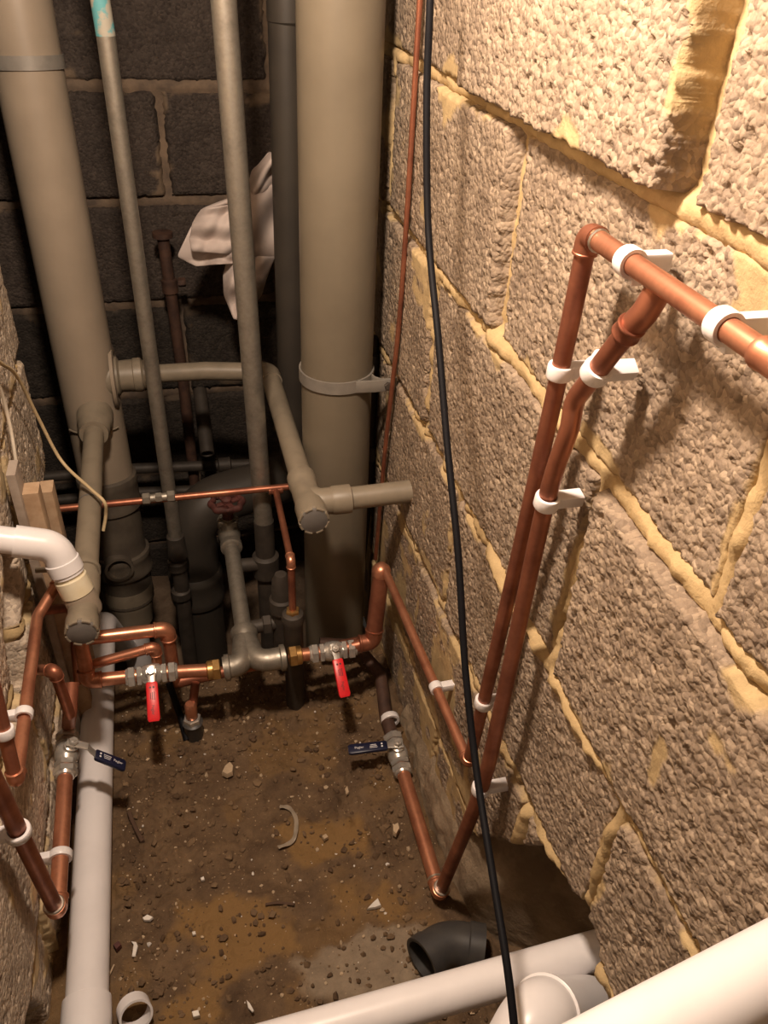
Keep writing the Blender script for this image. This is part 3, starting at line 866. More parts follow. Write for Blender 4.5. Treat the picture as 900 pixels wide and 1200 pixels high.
cast_cap(wr, (WX, YT - .045, WZ), (0, -1, 0), .0225)
MB().sweep([(WX + .06, YT, WZ), (XR + .02, YT - .005, WZ + .006)], .0180, 22).build('branch_length', 'pvc_waste', wr)

LX, LZ = -.167, .390
y1 = A(97, 744, 0, LX).y
wl_ = root('waste_pipe', 'grey waste pipe running forward from the left stack to a black notched cap', 'pipe', (LX, y1, LZ - .02))
MB().sweep([(LX, bp.y - .10, b1.z), (LX, 1.2, LZ), (LX, y1 + .06, LZ)], .0180, 24).build('pipe_length', 'pvc_waste', wl_)
tee = MB()
tee.lathe((LX, y1 + .115, LZ), (0, -1, 0), [(0, .018), (.002, .0215), (.03, .0215), (.034, .0205), (.09, .0205), (.094, .0225), (.113, .0225), (.115, .020)], 28)
tee.build('tee', 'pvc_waste', wl_)
cast_cap(wl_, (LX, y1, LZ), (0, -1, 0), .0215, 'cap_grey')
yc = A(108, 668, 2, LZ).y
strap(wl_, (LX, yc, LZ), (0, 1, 0), .0182, .008, 'clip_band', 'pvc_waste', .003)
MB().slab([(LX - .015, yc, LZ + .008), (XL + .02, yc, LZ + .012)], (0, 1, 0), .008, (0, 0, 1), .006, .2).build('clip_arm', 'pvc_waste', wl_)
yc2 = A(106, 590, 2, LZ).y
strap(wl_, (LX, yc2, LZ), (0, 1, 0), .018, .003, 'joint_line', 'cap_grey', .0006)

# white elbow coming out of the left wall into that tee
wy = y1 + .075
e0 = A(0, 632, 1, wy); e1_ = A(64, 640, 1, wy)
jn = V((LX - .002, y1 + .055, LZ + .012))
we = root('white_waste_elbow', 'bright white plastic elbow leaving the left wall, with a yellowed collar, into the grey tee', 'pipe', jn)
e00 = e0 + (e0 - e1_).normalized() * .10
dn = (jn - e1_).normalized()
MB().sweep([e00, e0.lerp(e1_, .35)], .0182, 26).build('pipe_length', 'white', we)
MB().sweep(fillet([e0.lerp(e1_, .25), e1_, e1_ + dn * .045], .028, 10), .0218, 28).build('elbow', 'white', we)
MB().lathe(e1_ + dn * .022, dn, [(0, .0218), (.001, .0235), (.018, .0235), (.02, .02)], 28).build('elbow_socket', 'white', we)
MB().lathe(e1_ + dn * .038, dn, [(0, .0195), (.012, .0195), (.013, .0225), (.038, .0225), (.040, .0195)], 28).build('collar', 'white_old', we, 'yellowed glue-stained collar')
MB().lathe(e1_ + dn * .076, dn, [(0, .0205), (.006, .0225), (.03, .0225), (.036, .020), ((jn - e1_).length - .076, .0195)], 28).build('branch_socket', 'pvc_grey', we)

# ------------------------------------------------------------------ manifold: galvanised sweep tee, copper on both sides
MY, MZ = 1.0, .182
jx = A(291, 770, 1, MY).x
tee_l = A(262, 783, 1, MY); tee_r = A(335, 770, 1, MY)
zl = A(180, 790, 1, MY).z; zr = A(390, 763, 1, MY).z
gt = root('sweep_tee', 'galvanised sweep tee with a long tail pipe, between the two red levers', 'pipe fitting', (jx, MY, MZ - .03))
yw = A(271, 640, 2, MZ + .01).y
mb = MB()
L_ = V((tee_l.x, MY, tee_l.z)); R_ = V((tee_r.x, MY, tee_r.z)); C_ = V((jx, MY + .068, (tee_l.z + tee_r.z) / 2))
for e in (L_, R_):
    sgn = 1 if e.x > jx else -1
    mb.sweep(fillet([e, V((jx + sgn * .012, MY, C_.z)), C_ + V((0, 0, 0))], .042, 10), .0190, 22)
    mb.lathe(e - V((sgn * .002, 0, 0)), (-sgn, 0, 0), [(0, .019), (0, .0225), (.007, .0225), (.009, .0195)], 22)
mb.lathe(C_ + V((0, -.012, 0)), (0, 1, 0), [(0, .019), (.012, .0235), (.022, .0235), (.026, .0185)], 22)
mb.build('tee_body', 'galv', gt)
wvp = V((A(271, 640, 2, MZ + .01).x, yw, MZ + .012))
MB().sweep([C_, C_.lerp(wvp, .5), wvp], .0148, 20).build('tail_pipe', 'galv', gt)
for e, sgn in ((L_, -1), (R_, 1)):
    ad = hexnut(e + V((sgn * .012, 0, 0)), (1, 0, 0), .0185, .014).build('adaptor_nut', 'brass', gt, 'brass adaptor nut', ang=25)
    MB().lathe(e + V((sgn * .018, 0, 0)), (sgn, 0, 0), [(0, .0165), (.008, .0160), (.010, .0125)], 20).build('adaptor_sleeve', 'brass', ad)

wv = root('wheel_valve', 'old gate valve with a rusty red handwheel on the galvanised tail pipe', 'valve', wvp)
MB().lathe(wvp + V((0, -.012, 0)), (0, 1, 0), [(0, .0155), (.003, .021), (.016, .021), (.02, .018), (.05, .022), (.075, .018), (.08, .021), (.095, .021), (.098, .0155)], 22).build('body', 'galv', wv)
vc = wvp + V((0, .038, 0))
MB().lathe(vc, (0, 0, 1), [(0, .017), (.03, .0165), (.034, .0125), (.04, .0125)], 20).build('bonnet', 'galv', wv)
hexnut(vc + V((0, 0, .030)), (0, 0, 1), .021, .012).build('bonnet_nut', 'galv', wv, ang=25)
MB().lathe(vc + V((0, 0, .036)), (0, 0, 1), [(0, .011), (.02, .0105), (.022, .006), (.05, .006)], 16).build('spindle', 'rust', wv)
hc = vc + V((0, 0, .075))
wh = MB()
n = 40
secs = []
for k in range(n):
    an = 2 * math.pi * k / n
    rr = .029 + .0022 * math.cos(an * 8)
    cen = hc + V((rr * math.cos(an), rr * math.sin(an), 0)); rd = V((math.cos(an), math.sin(an), 0))
    secs.append([cen + rd * (.006 * math.cos(t)) + V((0, 0, .0075 * math.sin(t))) for t in [2 * math.pi * j / 10 for j in range(10)]])
wh.loft(secs, closed=True)
for k in range(4):
    an = math.pi / 2 * k + .4
    wh.slab([hc, hc + V((.028 * math.cos(an), .028 * math.sin(an), 0))], (-math.sin(an), math.cos(an), 0), .011, (0, 0, 1), .006, .3)
wh.lathe(hc - V((0, 0, .007)), (0, 0, 1), [(0, .010), (.016, .010), (.019, .006), (.021, .0005)], 16)
wh.build('handwheel', 'rust', wv, 'rusty red handwheel')

CR = .0112
xv = A(178, 790, 1, MY); xv2 = A(390, 763, 1, MY)
m0 = A(103, 798, 1, MY)
mup = A(93, 756, 1, MY); mup = V((m0.x, MY + .03, mup.z + .03))
cl = run('copper_manifold', 'copper feed from the left lever valve, turning up behind the black cap', [mup, m0, xv - V((.012, 0, 0))], CR)
MB().sweep([xv + V((.012, 0, 0)), L_ + V((-.02, 0, 0))], CR, 18).build('pipe_length', 'copper', cl)
lever_valve('chrome valve with a red lever left of the galvanised tee', xv, xv2 - xv, (0, -.55, .83), (-.02, -.75, -.55), CR, 'red', 'ink_black', .062, .018)
m1 = A(437, 752, 1, MY)
m2 = A(444, 690, 1, MY + .02)
cr_ = root('copper_manifold', 'copper feed right of the tee, turning up as a thick tarnished riser by the wall', 'pipe', m1)
MB().sweep([R_ + V((.02, 0, 0)), xv2 - V((.012, 0, 0))], CR, 18).build('pipe_length', 'copper', cr_)
MB().sweep([xv2 + V((.012, 0, 0)), m1 - V((.006, 0, 0))], CR, 18).build('pipe_length', 'copper_old', cr_)
elb_t = A(447, 668, 0, .292)
elbow_mb(m1, (-1, 0, 0), elb_t - m1, .0128).build('elbow', 'copper_old', cr_)
MB().sweep([m1 + (elb_t - m1).normalized() * .012, elb_t], .0142, 20).build('riser', 'copper_old', cr_)
MB().lathe(elb_t - (elb_t - m1).normalized() * .012, elb_t - m1, [(0, .0142), (.003, .0160), (.014, .0160), (.020, .0125), (.026, .004)], 20).build('reducer', 'copper', cr_)
lever_valve('chrome valve with a red lever right of the galvanised tee', xv2, xv2 - xv, (0.0, -.60, .80), (.05, -.70, -.55), CR, 'red', 'ink_black', .064, .018)

# thin copper from the riser top along the right wall to the pair of risers
tw0 = V((elb_t.x + .004, elb_t.y - .004, elb_t.z + .004)); tw1 = A(547, 889, 0, .309)
bl = [A(655, 440, 0, .303), A(610, 640, 0, .303), A(565, 830, 0, .303), A(549, 893, 0, .306)]
br = [A(668, 500, 0, .298), A(637, 600, 0, .298), A(587, 830, 0, .298), A(562, 930, 0, .295), A(521, 1050, 0, .290)]

# ------------------------------------------------------------------ the pair of copper risers on the right wall
BR = .0076
e_top = A(690, 274, 0, .303)
far = A(900, 418, 0, .300)
hz = root('copper_riser', 'left pipe of the copper pair, leading up to the clipped top line', 'pipe', tw1)
dthin = (bl[3] - tw0).normalized()
MB().sweep([tw0, tw0.lerp(bl[3], .5), bl[3] - dthin * .008], .0068, 16).build('pipe_length', 'copper', hz)
elbow_mb(bl[3], tw0 - bl[3], bl[2] - bl[3], .0070).build('elbow', 'copper', hz)
MB().sweep(smooth_path([bl[3], bl[2], bl[1], bl[0], e_top], 6), BR, 18).build('pipe_length', 'copper_old', hz)
fd = (far - e_top).normalized()
elbow_mb(e_top, bl[0] - e_top, fd, BR, 1.2, 2.0).build('elbow', 'copper_old', hz)
MB().sweep([e_top + fd * .008, far], BR * .97, 20).build('pipe_length', 'copper', hz)
sleeve(hz, far + fd * .008, fd, BR, .030, 1.2, 'copper')
MB().sweep([far + fd * .01, far + fd * .35], BR * .97, 18).build('pipe_length', 'copper', hz)
bead(hz, e_top + fd * .017, fd, BR * 1.06)

kn = A(673, 469, 0, .298); k2 = A(737, 386, 0, .301); k2b = A(756, 366, 0, .305); k3 = e_top.lerp(far, .44) + V((.009, 0, -.001))
rr_ = root('copper_riser', 'right pipe of the copper pair, from floor elbow to slanted bend', 'pipe', br[4])
fl0 = A(515, 1047, 2, .034); fl1 = A(480, 925, 2, .036)
d_fl = (fl1 - fl0).normalized()
c_el = br[4]; c_el = V((fl0.x, fl0.y, .034))
pth = smooth_path([c_el, br[3], br[2], br[1], br[0]], 6)
pth += fillet([br[0], kn, k2], .028, 8)[1:]
nP = len(pth)
MB().sweep(pth, [.0092 + (BR * 1.05 - .0092) * min(1, i / (nP * .45)) for i in range(nP)], 18).build('pipe_length', 'copper_old', rr_)
MB().sweep(fillet([k2 + (kn - k2).normalized() * .004, k2b, k3], .02, 8), BR * 1.22, 20).build('elbow', 'copper_old', rr_)
sleeve(rr_, k2, k2 - kn, BR * 1.1, .012, 1.2, 'copper_old', 'elbow_rim')
elbow_mb(c_el, d_fl, br[3] - c_el, .0105).build('elbow', 'copper', rr_)
bead(rr_, c_el + d_fl * .022, d_fl, .0118); bead(rr_, c_el + (br[3] - c_el).normalized() * .022, br[3] - c_el, .0112)
vvp = A(466, 884, 2, .038)
MB().sweep([c_el + d_fl * .01, vvp], .0112, 20).build('floor_length', 'copper', rr_)
lever_valve('valve with a navy lever lying on the copper floor pipe by the right wall', vvp, d_fl, (-.05, -.45, .9), (-1, .10, .0), .0115, 'blue', 'ink_white', .066, .018, flip=-1)
fl2 = A(452, 838, 2, .045); fl3 = A(446, 790, 2, .05)
ft = root('floor_tail', 'dull brown pipe tail with a white clip beyond the navy lever on the right', 'pipe', fl3)
MB().sweep([vvp + d_fl * .01, fl2, fl3, V((.27, 1.10, .07)), V((.20, 1.11, .08))], .0118, 18).build('pipe_length', 'rust_pipe', ft)

CLG = 'white pipe clips'
def px_of(p):
    c = RM.transposed() @ (V(p) - V((0, 0, H)))
    return (PP[0] + FPX * c.x / -c.z, PP[1] - FPX * c.y / -c.z)
def near(a, b, x, y):
    best = None
    for k in range(201):
        p = V(a).lerp(V(b), k / 200); q = px_of(p); d = math.hypot(q[0] - x, q[1] - y)
        if best is None or d < best[0]: best = (d, p)
    return best[1]
def clip_at(label, x, y, a, b, r, side, lug=True, w=.012):
    c = near(a, b, x, y)
    return pipe_clip(label, c, V(b) - V(a), (1, 0, 0), r, XR - c.x - .002, side, CLG, w, lug)
clip_at('white clip on the top copper line nearest its corner elbow', 741, 303, e_top, far, BR, -1)
clip_at('white clip at the right end of the top copper line', 847, 384, e_top, far, BR, -1)
clip_at('white clip on the left riser just below the top elbow', 656, 435, bl[0], e_top, BR, -1, lug=False)
clip_at('white clip on the slanted copper bend', 697, 434, kn, k2, BR * 1.05, 1)
clip_at('white clip half way down the right pipe of the copper pair', 637, 586, br[1], br[0], BR * 1.05, 1)
clip_at('white clip on the left pipe low down beside the black cable', 566, 823, bl[2], bl[1], BR, -1, lug=False)
clip_at('white clip lowest on the right pipe, behind the black cable', 563, 924, br[3], br[2], BR * 1.05, 1)
clip_at('white clip half way along the thin copper on the right wall', 514, 805, bl[3], tw0, .0068, 1)
c = A(457, 843, 2, .044)
pipe_clip('white clip on the dull tail pipe at the floor', c, d_fl, (0, 0, -1), .0118, .03, 1, CLG, .011, False)

# ------------------------------------------------------------------ copper behind the manifold
def xz(x, y, yy): return A(x, y, 1, yy)
lp = run('copper_loop', 'larger copper loop behind the black cap, elbowing down to the manifold',
         [xz(88, 750, 1.04), xz(196, 737, 1.05), xz(205, 800, 1.05)], .0112, 'copper')
lp2 = run('copper_loop', 'smaller copper loop just below the larger one',
          [xz(96, 782, 1.03), xz(182, 758, 1.035), xz(185, 790, 1.035)], .0085, 'copper')
bk_ = run('return_pipe', 'copper return pipe half hidden behind the manifold', [xz(205, 800, 1.05), xz(440, 748, 1.045)], .0105, 'copper_old')
rs0 = xz(229, 800, 1.03)
rs = root('floor_riser', 'short copper riser in a grey socket on the dirt below the left manifold', 'pipe', A(228, 862, 2, 0))
rf = A(228, 862, 2, .0)
MB().sweep([rs0, V((rf.x, rf.y, .055))], .0075, 16).build('pipe_length', 'copper_old', rs)
MB().lathe((rf.x, rf.y, .05), (0, 0, 1), [(0, .0095), (.002, .0105), (.03, .0105), (.034, .008)], 18).build('coupling', 'copper', rs)
hexnut((rf.x, rf.y, .042), (0, 0, 1), .0155, .014).build('compression_nut', 'chrome', rs, ang=25)
MB().lathe((rf.x, rf.y, -.02), (0, 0, 1), [(0, .016), (.05, .016), (.056, .018), (.06, .012)], 18).build('socket', 'black_pipe', rs)
hs = root('black_hose', 'short black hose curling to the dirt beside the copper floor riser', 'hose', A(208, 830, 2, .02))
MB().sweep(smooth_path([xz(198, 800, 1.04), xz(203, 815, 1.03), A(210, 835, 2, .03), A(216, 855, 2, .012), A(219, 868, 2, .004)], 6), .006, 12).build('hose_length', 'rubber', hs)

# thin copper line crossing in front of the pit
TY, TZ = 1.245, .316
a0 = A(70, 596, 1, TY); a1 = A(352, 569, 1, TY)
tc = root('thin_copper_line', 'thin copper line crossing level over the pit with a small compression coupling', 'pipe', a0)
MB().sweep([a0 - V((.05, 0, 0)), a0.lerp(a1, .5), a1], .0063, 16).build('pipe_length', 'copper_old', tc)
cc = A(186, 583, 1, TY)
for k, dx in enumerate((-.021, 0, .021)):
    hexnut(cc + V((dx, 0, 0)), (1, 0, 0), .0105 if dx else .009, .014 if dx else .012).build('coupling_nut', 'galv', tc, ang=25)
MB().sweep([cc - V((.028, 0, 0)), cc + V((.028, 0, 0))], .0076, 14).build('coupling_body', 'galv', tc)
tp = A(323, 574, 1, TY)
dp = A(341, 657, 2, tp.z - .004); de = A(343, 715, 1, dp.y)
sleeve(tc, tp, (1, 0, 0), .0063, .026, 1.25, 'copper_old', 'tee')
MB().sweep([tp, dp], .0058, 14).build('branch_length', 'copper_old', tc)
elbow_mb(dp, tp - dp, (0, 0, -1), .0062, 1.2, 2.2).build('elbow', 'copper', tc)
MB().sweep([dp, de], .0062, 14).build('drop_length', 'copper_old', tc)
vb = root('old_brass_tee', 'dull old tee fitting standing in the pit below the thin copper drop', 'pipe fitting', V((de.x, de.y, .02)))
hexnut(de + V((0, 0, -.004)), (0, 0, 1), .012, .014).build('compression_nut', 'brass', vb, ang=25)
MB().lathe(V((de.x, de.y, -.05)), (0, 0, 1), [(0, .017), (de.z + .02, .017), (de.z + .03, .020), (de.z + .042, .018), (de.z + .046, .010)], 22).build('socket', 'galv_dark', vb)
q = A(336, 660, 1, de.y + .06)
MB().lathe(V((de.x - .012, de.y + .05, .10)), (0, 0, 1), [(0, .018), (.09, .018), (.094, .022), (.12, .022), (.124, .018), (.16, .016), (.175, .010)], 22).build('body', 'galv_dark', vb)
MB().sweep([V((de.x - .012, de.y + .05, .165)), V((de.x - .075, de.y + .05, .16))], .0125, 18).build('side_branch', 'galv_dark', vb)
hexnut(V((de.x - .04, de.y + .05, .163)), (1, 0, 0), .018, .016).build('side_nut', 'galv_dark', vb, ang=25)

# ------------------------------------------------------------------ copper on the left wall
XA = -.229
la = [A(66, 686, 0, -.205), A(44, 722, 0, XA), A(19, 916, 0, XA), A(0, 838, 0, XA)]
pa = root('wall_copper', 'bright copper run low on the left wall between the white elbow and its corner elbow', 'pipe', la[2])
MB().sweep(fillet([la[0] + (la[0] - la[1]) * .25, la[0], la[1], la[1].lerp(la[2], .5), la[2] + (la[1] - la[2]).normalized() * .008], [.03, .03, .03]), .0078, 18).build('pipe_length', 'copper', pa)
sleeve(pa, la[0] + (la[0] - la[1]) * .08, la[0] - la[1], .0078, .014, 1.18)
elbow_mb(la[2], la[1] - la[2], la[3] - la[2], .0080).build('elbow', 'copper', pa)
dA = (la[3] - la[2]).normalized()
MB().sweep([la[2] + dA * .008, la[2] + dA * .5], .0078, 18).build('pipe_length', 'copper_old', pa)
pipe_clip('white clip on the bright copper run of the left wall', A(28, 837, 0, XA), la[1] - la[2], (-1, 0, 0), .0078, .022, 1, CLG, .011, False)
pipe_clip('white clip at the left edge of the photo above the corner elbow', la[2].lerp(la[3], .75), dA, (-1, 0, 0), .0078, .022, -1, CLG)
XB2 = -.224
lb = [A(80, 868, 0, XB2), A(67, 1068, 0, XB2), A(0, 930, 0, XB2)]
lb[2] = V((XB2, lb[1].y - .03, lb[1].z + .3))
lb[2] = A(0, 930, 0, XB2)
dB = (lb[0] - lb[1]).normalized(); dU = (lb[2] - lb[1]).normalized()
vB = A(78, 884, 0, XB2)
pb_ = root('wall_copper', 'copper run beside the white floor pipe, from the navy lever valve to a floor-level elbow', 'pipe', lb[1])
MB().sweep([lb[1] + dB * .01, vB - dB * .02], .0108, 20).build('pipe_length', 'copper', pb_)
elbow_mb(lb[1], dB, dU, .0108).build('elbow', 'copper', pb_)
bead(pb_, lb[1] + dU * .020, dU, .0118)
MB().sweep([lb[1] + dU * .01, lb[1] + dU * .55], .0098, 20).build('pipe_length', 'copper_old', pb_)
pipe_clip('white clip on the copper run beside the white floor pipe', A(71, 1003, 0, XB2), dB, (-1, 0, 0), .0108, .03, 1, CLG, .011, False)
pipe_clip('white clip on the slanting copper pipe low on the left wall', A(21, 975, 0, XB2), dU, (-1, 0, 0), .0100, .03, -1, CLG)
lever_valve('valve with a navy lever reaching over the white floor pipe', vB, dB, (.45, -.15, .85), (1, -.10, -.10), .0112, 'blue', 'ink_white', .050, .038, -.024)
MB().sweep([vB + dB * .02, vB + dB * .05, A(82, 835, 0, -.205), A(84, 800, 0, -.2)], .0100, 16).build('pipe_length', 'copper_old', pb_)
sb0 = A(46, 785, 0, -.232); sb1 = A(64, 786, 0, -.205); sb2 = A(82, 838, 0, -.205)
run('copper_stub', 'short copper stub elbowing out of the left wall towards the navy valve', [sb0, sb1, sb2], .0078, 'copper_old')
ct = run('copper_link', 'dark copper link crossing under the white elbow to the left wall', [A(46, 716, 0, -.232), xz(84, 712, 1.06), xz(92, 800, 1.04)], .0072, 'copper_old')

# ------------------------------------------------------------------ white floor pipes
wpx = -.205
wp = root('white_floor_pipe', 'long white plastic pipe lying along the foot of the left wall', 'pipe', (wpx, .5, .01))
ys = A(97, 1163, 0, wpx).y
MB().sweep(fillet([(wpx, ys, .037), (wpx, 1.30, .037), (-.192, 1.46, -.20)], .08), .0272, 32).build('pipe_length', 'white', wp)
MB().lathe((wpx, ys + .006, .037), (0, -1, 0), [(0, .0272), (.002, .0308), (.03, .0315), (.30, .0315)], 32).build('socket_length', 'white', wp)
MB().lathe((wpx, A(118, 812, 0, wpx).y, .037), (0, 1, 0), [(0, .0272), (.001, .0278), (.004, .0278), (.005, .0272)], 32).build('joint_line', 'pvc_waste', wp)
wd = root('white_drop_pipe', 'short white pipe end below the mortar-smeared reducer of the left stack', 'pipe', (pb.x, pb.y, -.33))
MB().sweep([pb + V((0, 0, -.08)), (pb.x - .005, pb.y, -.33)], .030, 28).build('pipe_length', 'white', wd)
rc = A(129, 1182, 2, .04)
wc = root('white_ring', 'small open white ring lying in the dirt by the white floor pipe', 'ring', V((rc.x, rc.y, 0)))
MB().lathe(V((-.149, ys - .012, .024)), (.25, -.80, .50), [(0, .0215), (.02, .0215), (.02, .0185), (0, .0185)], 26, closed=True).build('ring_body', 'white', wc)

w0 = A(350, 1214, 1, .375); w1 = A(692, 1116, 1, .385)
wq = root('white_cross_pipe', 'white plastic pipe crossing low in front and entering the hole in the right wall', 'pipe', w0)
wdir = (w1 - w0).normalized()
MB().sweep([w0 - wdir * .12, w0.lerp(w1, .5), w1 + wdir * .09], .0208, 30).build('pipe_length', 'white', wq)
c0 = A(600, 1220, 1, .290); c1 = A(630, 1190, 1, .305); c2 = A(690, 1184, 1, .335)
wk = root('white_bend', 'rounded white pipe bend with a seam, tucked under the white cross pipe', 'pipe fitting', c0)
MB().sweep(fillet([c0 + V((-.02, -.05, -.09)), c0 + V((0, -.01, -.02)), c1, c2], [.05, .06], 10), .0335, 30).build('bend', 'white', wk)
MB().lathe(c1.lerp(c2, .12), (c2 - c1), [(0, .0335), (.001, .0358), (.006, .0358), (.007, .0335)], 32).build('seam_ring', 'white', wk)
f0 = A(714, 1241, 2, .70); f1_ = A(924, 1126, 2, .70)
fdir = (f1_ - f0).normalized()
wf = root('white_near_pipe', 'thick bright white pipe nearest the camera in the bottom right corner', 'pipe', f0)
MB().sweep([f0 - fdir * .22, f0.lerp(f1_, .5), f1_ + fdir * .004], .0240, 34).build('pipe_length', 'white', wf)
MB().lathe(f0 - fdir * .22, -fdir, [(-.03, .0240), (-.029, .027), (.02, .027), (.022, .024)], 30).build('socket', 'white', wf)

# black elbow on the dirt
k0 = A(494, 1126, 2, .045); k1 = A(524, 1104, 2, .042); k2_ = A(566, 1112, 2, .040)
be = root('black_pipe_bend', 'loose dark grey pipe bend lying on the dirt behind the white cross pipe', 'pipe fitting', (k1.x, k1.y, .01))
MB().sweep(fillet([k0, k1, k2_], .05, 10), .030, 30, wall=.003).build('bend', 'black_pipe', be)
MB().lathe(k1.lerp(k2_, .55), (k2_ - k1), [(0, .030), (.002, .0325), ((k2_ - k1).length * .45, .0325), ((k2_ - k1).length * .45, .0295), (.0, .0295)], 30, closed=True).build('socket', 'black_pipe', be)
MB().lathe(k0, (k1 - k0), [(0, .0275), (0, .0322), (.016, .0322), (.018, .0275)], 30, closed=True).build('socket_rim', 'black_pipe', be)

# ------------------------------------------------------------------ cables
ca = root('black_cable', 'black rubber cable hanging down in front of the right wall', 'cable', A(602, 1215, 0, .22))
pts = [A(503, -60, 0, .262), A(504, 0, 0, .262), A(500, 120, 0, .262), A(502, 270, 0, .262), A(514, 400, 0, .258), A(524, 520, 0, .254), A(537, 650, 0, .25), A(545, 780, 0, .245), A(558, 900, 0, .24), A(578, 1030, 0, .23), A(594, 1130, 0, .222), A(604, 1215, 0, .216), A(612, 1290, 0, .21)]
MB().sweep(smooth_path(pts, 8), .0037, 12).build('cable_length', 'rubber', ca)
cy = root('yellow_cord', 'thin yellowed cord drooping from the left wall over the grey waste pipe', 'cable', A(124, 600, 1, 1.15))
pts = [A(-30, 400, 0, -.236), A(0, 425, 0, -.236), A(20, 441, 0, -.233), A(45, 490, 0, -.225), A(72, 540, 0, -.205), A(105, 572, 2, .425), A(122, 588, 2, .412), A(124, 603, 2, .385), A(121, 622, 2, .36)]
MB().sweep(smooth_path(pts, 8), .0028, 10).build('cord_length', 'cord', cy)
cp_ = root('pale_cord', 'pale cord running straight down the left wall behind the timber battens', 'cable', A(36, 612, 0, -.238))
pts = [A(-20, 420, 0, -.240), A(0, 455, 0, -.240), A(12, 500, 0, -.240), A(22, 560, 0, -.238), A(35, 615, 0, -.236)]
MB().sweep(smooth_path(pts, 8), .0026, 10).build('cord_length', 'cord_pale', cp_)

# ------------------------------------------------------------------ timber battens at the broken end of the left wall
def batten(label, px, y0w, mat, w=.020, d=.030, lean=0.0, zb=0.0):
    t = A(*px, 0, y0w)
    MBx = MB()
    c0 = V((y0w, t.y, t.z)); c1_ = V((y0w - lean, t.y + .01, zb))
    n_ = 6
    path = [c0.lerp(c1_, k / (n_ - 1)) for k in range(n_)]
    MBx.slab(path, (1, 0, 0), w, (0, 1, 0), d, .08)
    o = MBx.build('timber_batten', mat)
    return tag(o, label, 'batten', 'timber battens')
batten('long weathered batten flat against the left wall', (14, 548), -.238, 'wood_grey', .012, .040)
batten('short sawn batten standing in the middle of the three', (36, 572), -.222, 'wood', .022, .030)
batten('pale batten nearest the grey waste pipe', (54, 570), -.219, 'wood', .020, .034)

# ------------------------------------------------------------------ rag
def rag():
    rt = root('rag', 'crumpled white cloth hanging at the back behind the thick galvanised riser', 'cloth', A(275, 372, 1, 1.70))
    def sheet(name, left, right, depth, seed, fold, nu=26, nv=30, base=1.625):
        P = np.zeros((nu, nv, 3)); rs_ = np.random.RandomState(seed); ph = rs_.rand(6) * 6
        L = np.array(left, float); R2 = np.array(right, float)
        for j in range(nv):
            t = j / (nv - 1)
            def at(Cv):
                k = t * (len(Cv) - 1); i = min(int(k), len(Cv) - 2); f_ = k - i
                return Cv[i] * (1 - f_) + Cv[i + 1] * f_
            a = at(L); b = at(R2)
            for i in range(nu):
                s = i / (nu - 1)
                x, y = a * (1 - s) + b * s
                yy = base - depth * math.sin(math.pi * s) + fold * (math.sin(s * 11 + ph[0] + t * 3) + .7 * math.sin(s * 5 - t * 7 + ph[1]) + .4 * math.sin(s * 19 + t * 9 + ph[2])) + .006 * math.sin(t * 13 + ph[3])
                P[i, j] = A(x, y, 1, yy)
        org = np.array(rt.location)
        U, W = np.meshgrid(range(nu), range(nv), indexing='ij')
        o = grid_mesh(name, U, W, P - org, np.ones((nu - 1, nv - 1), bool), 'cloth', rt)
        sol = o.modifiers.new('thickness', 'SOLIDIFY'); sol.thickness = .003
        sb = o.modifiers.new('smooth', 'SUBSURF'); sb.levels = 1; sb.render_levels = 1
        return o
    sheet('draped_cloth', [(262, 236), (235, 246), (222, 268), (207, 300), (230, 312)], [(335, 210), (340, 240), (340, 270), (335, 300), (300, 308)], .03, 3, .010)
    sheet('front_flap', [(236, 245), (226, 262), (222, 280), (225, 294)], [(285, 236), (288, 258), (290, 280), (280, 298)], .02, 5, .005, base=1.60)
    sheet('twisted_top', [(314, 178), (296, 200), (290, 222), (292, 238)], [(330, 182), (326, 205), (316, 225), (306, 240)], .035, 8, .008, base=1.625)
    sheet('hanging_tail', [(268, 300), (262, 322), (263, 345), (275, 374)], [(322, 300), (312, 325), (306, 345), (283, 376)], .03, 11, .009, base=1.62)
    return rt
rag()

# ------------------------------------------------------------------ scraps on the dirt
def chip(label, poly, th, mat, name='plaster_chip', cat='debris', lift=.004, tilt=0.0):
    pts = [A(x, y, 2, 0.006) for x, y in poly]
    cx = sum(p.x for p in pts) / len(pts); cyy = sum(p.y for p in pts) / len(pts)
    z = max(ground(p.x, p.y) for p in pts + [V((cx, cyy, 0))]) + .0015
    bot_ = [V((p.x, p.y, z + tilt * (p.x - cx))) for p in pts]
    top_ = [V((cx + (p.x - cx) * .88, cyy + (p.y - cyy) * .88, z + th + tilt * (p.x - cx))) for p in pts]
    mid_ = [V((p.x, p.y, z + th * .6 + tilt * (p.x - cx))) for p in pts]
    o = MB().loft([bot_, mid_, top_]).build(name, mat, ang=25)
    return tag(o, label, cat, 'scraps on the dirt floor')
chip('white triangular shard lying near the middle of the floor', ((430, 1064), (437, 1057), (443, 1052), (447, 1061), (440, 1063)), .006, 'chip', tilt=.1)
chip('pale crumpled scrap just below the left red lever', ((260, 908), (264, 900), (270, 895), (274, 900), (273, 908), (266, 911)), .010, 'chip_tan')
chip('narrow white strip by the white floor pipe', ((155, 1122), (157, 1108), (154, 1104), (160, 1105), (162, 1110), (159, 1122)), .003, 'chip', 'plastic_strip')
chip('small white lump at the bottom edge beside the ochre patch', ((225, 1188), (233, 1186), (235, 1193), (227, 1195)), .007, 'chip')
chip('curved white sliver at the bottom edge of the floor', ((289, 1174), (293, 1178), (298, 1187), (296, 1189), (291, 1184)), .003, 'chip', 'plastic_strip')
chip('pale stone beside the copper floor pipe', ((460, 972), (466, 969), (468, 976), (464, 983), (460, 980)), .010, 'chip_tan', 'stone')
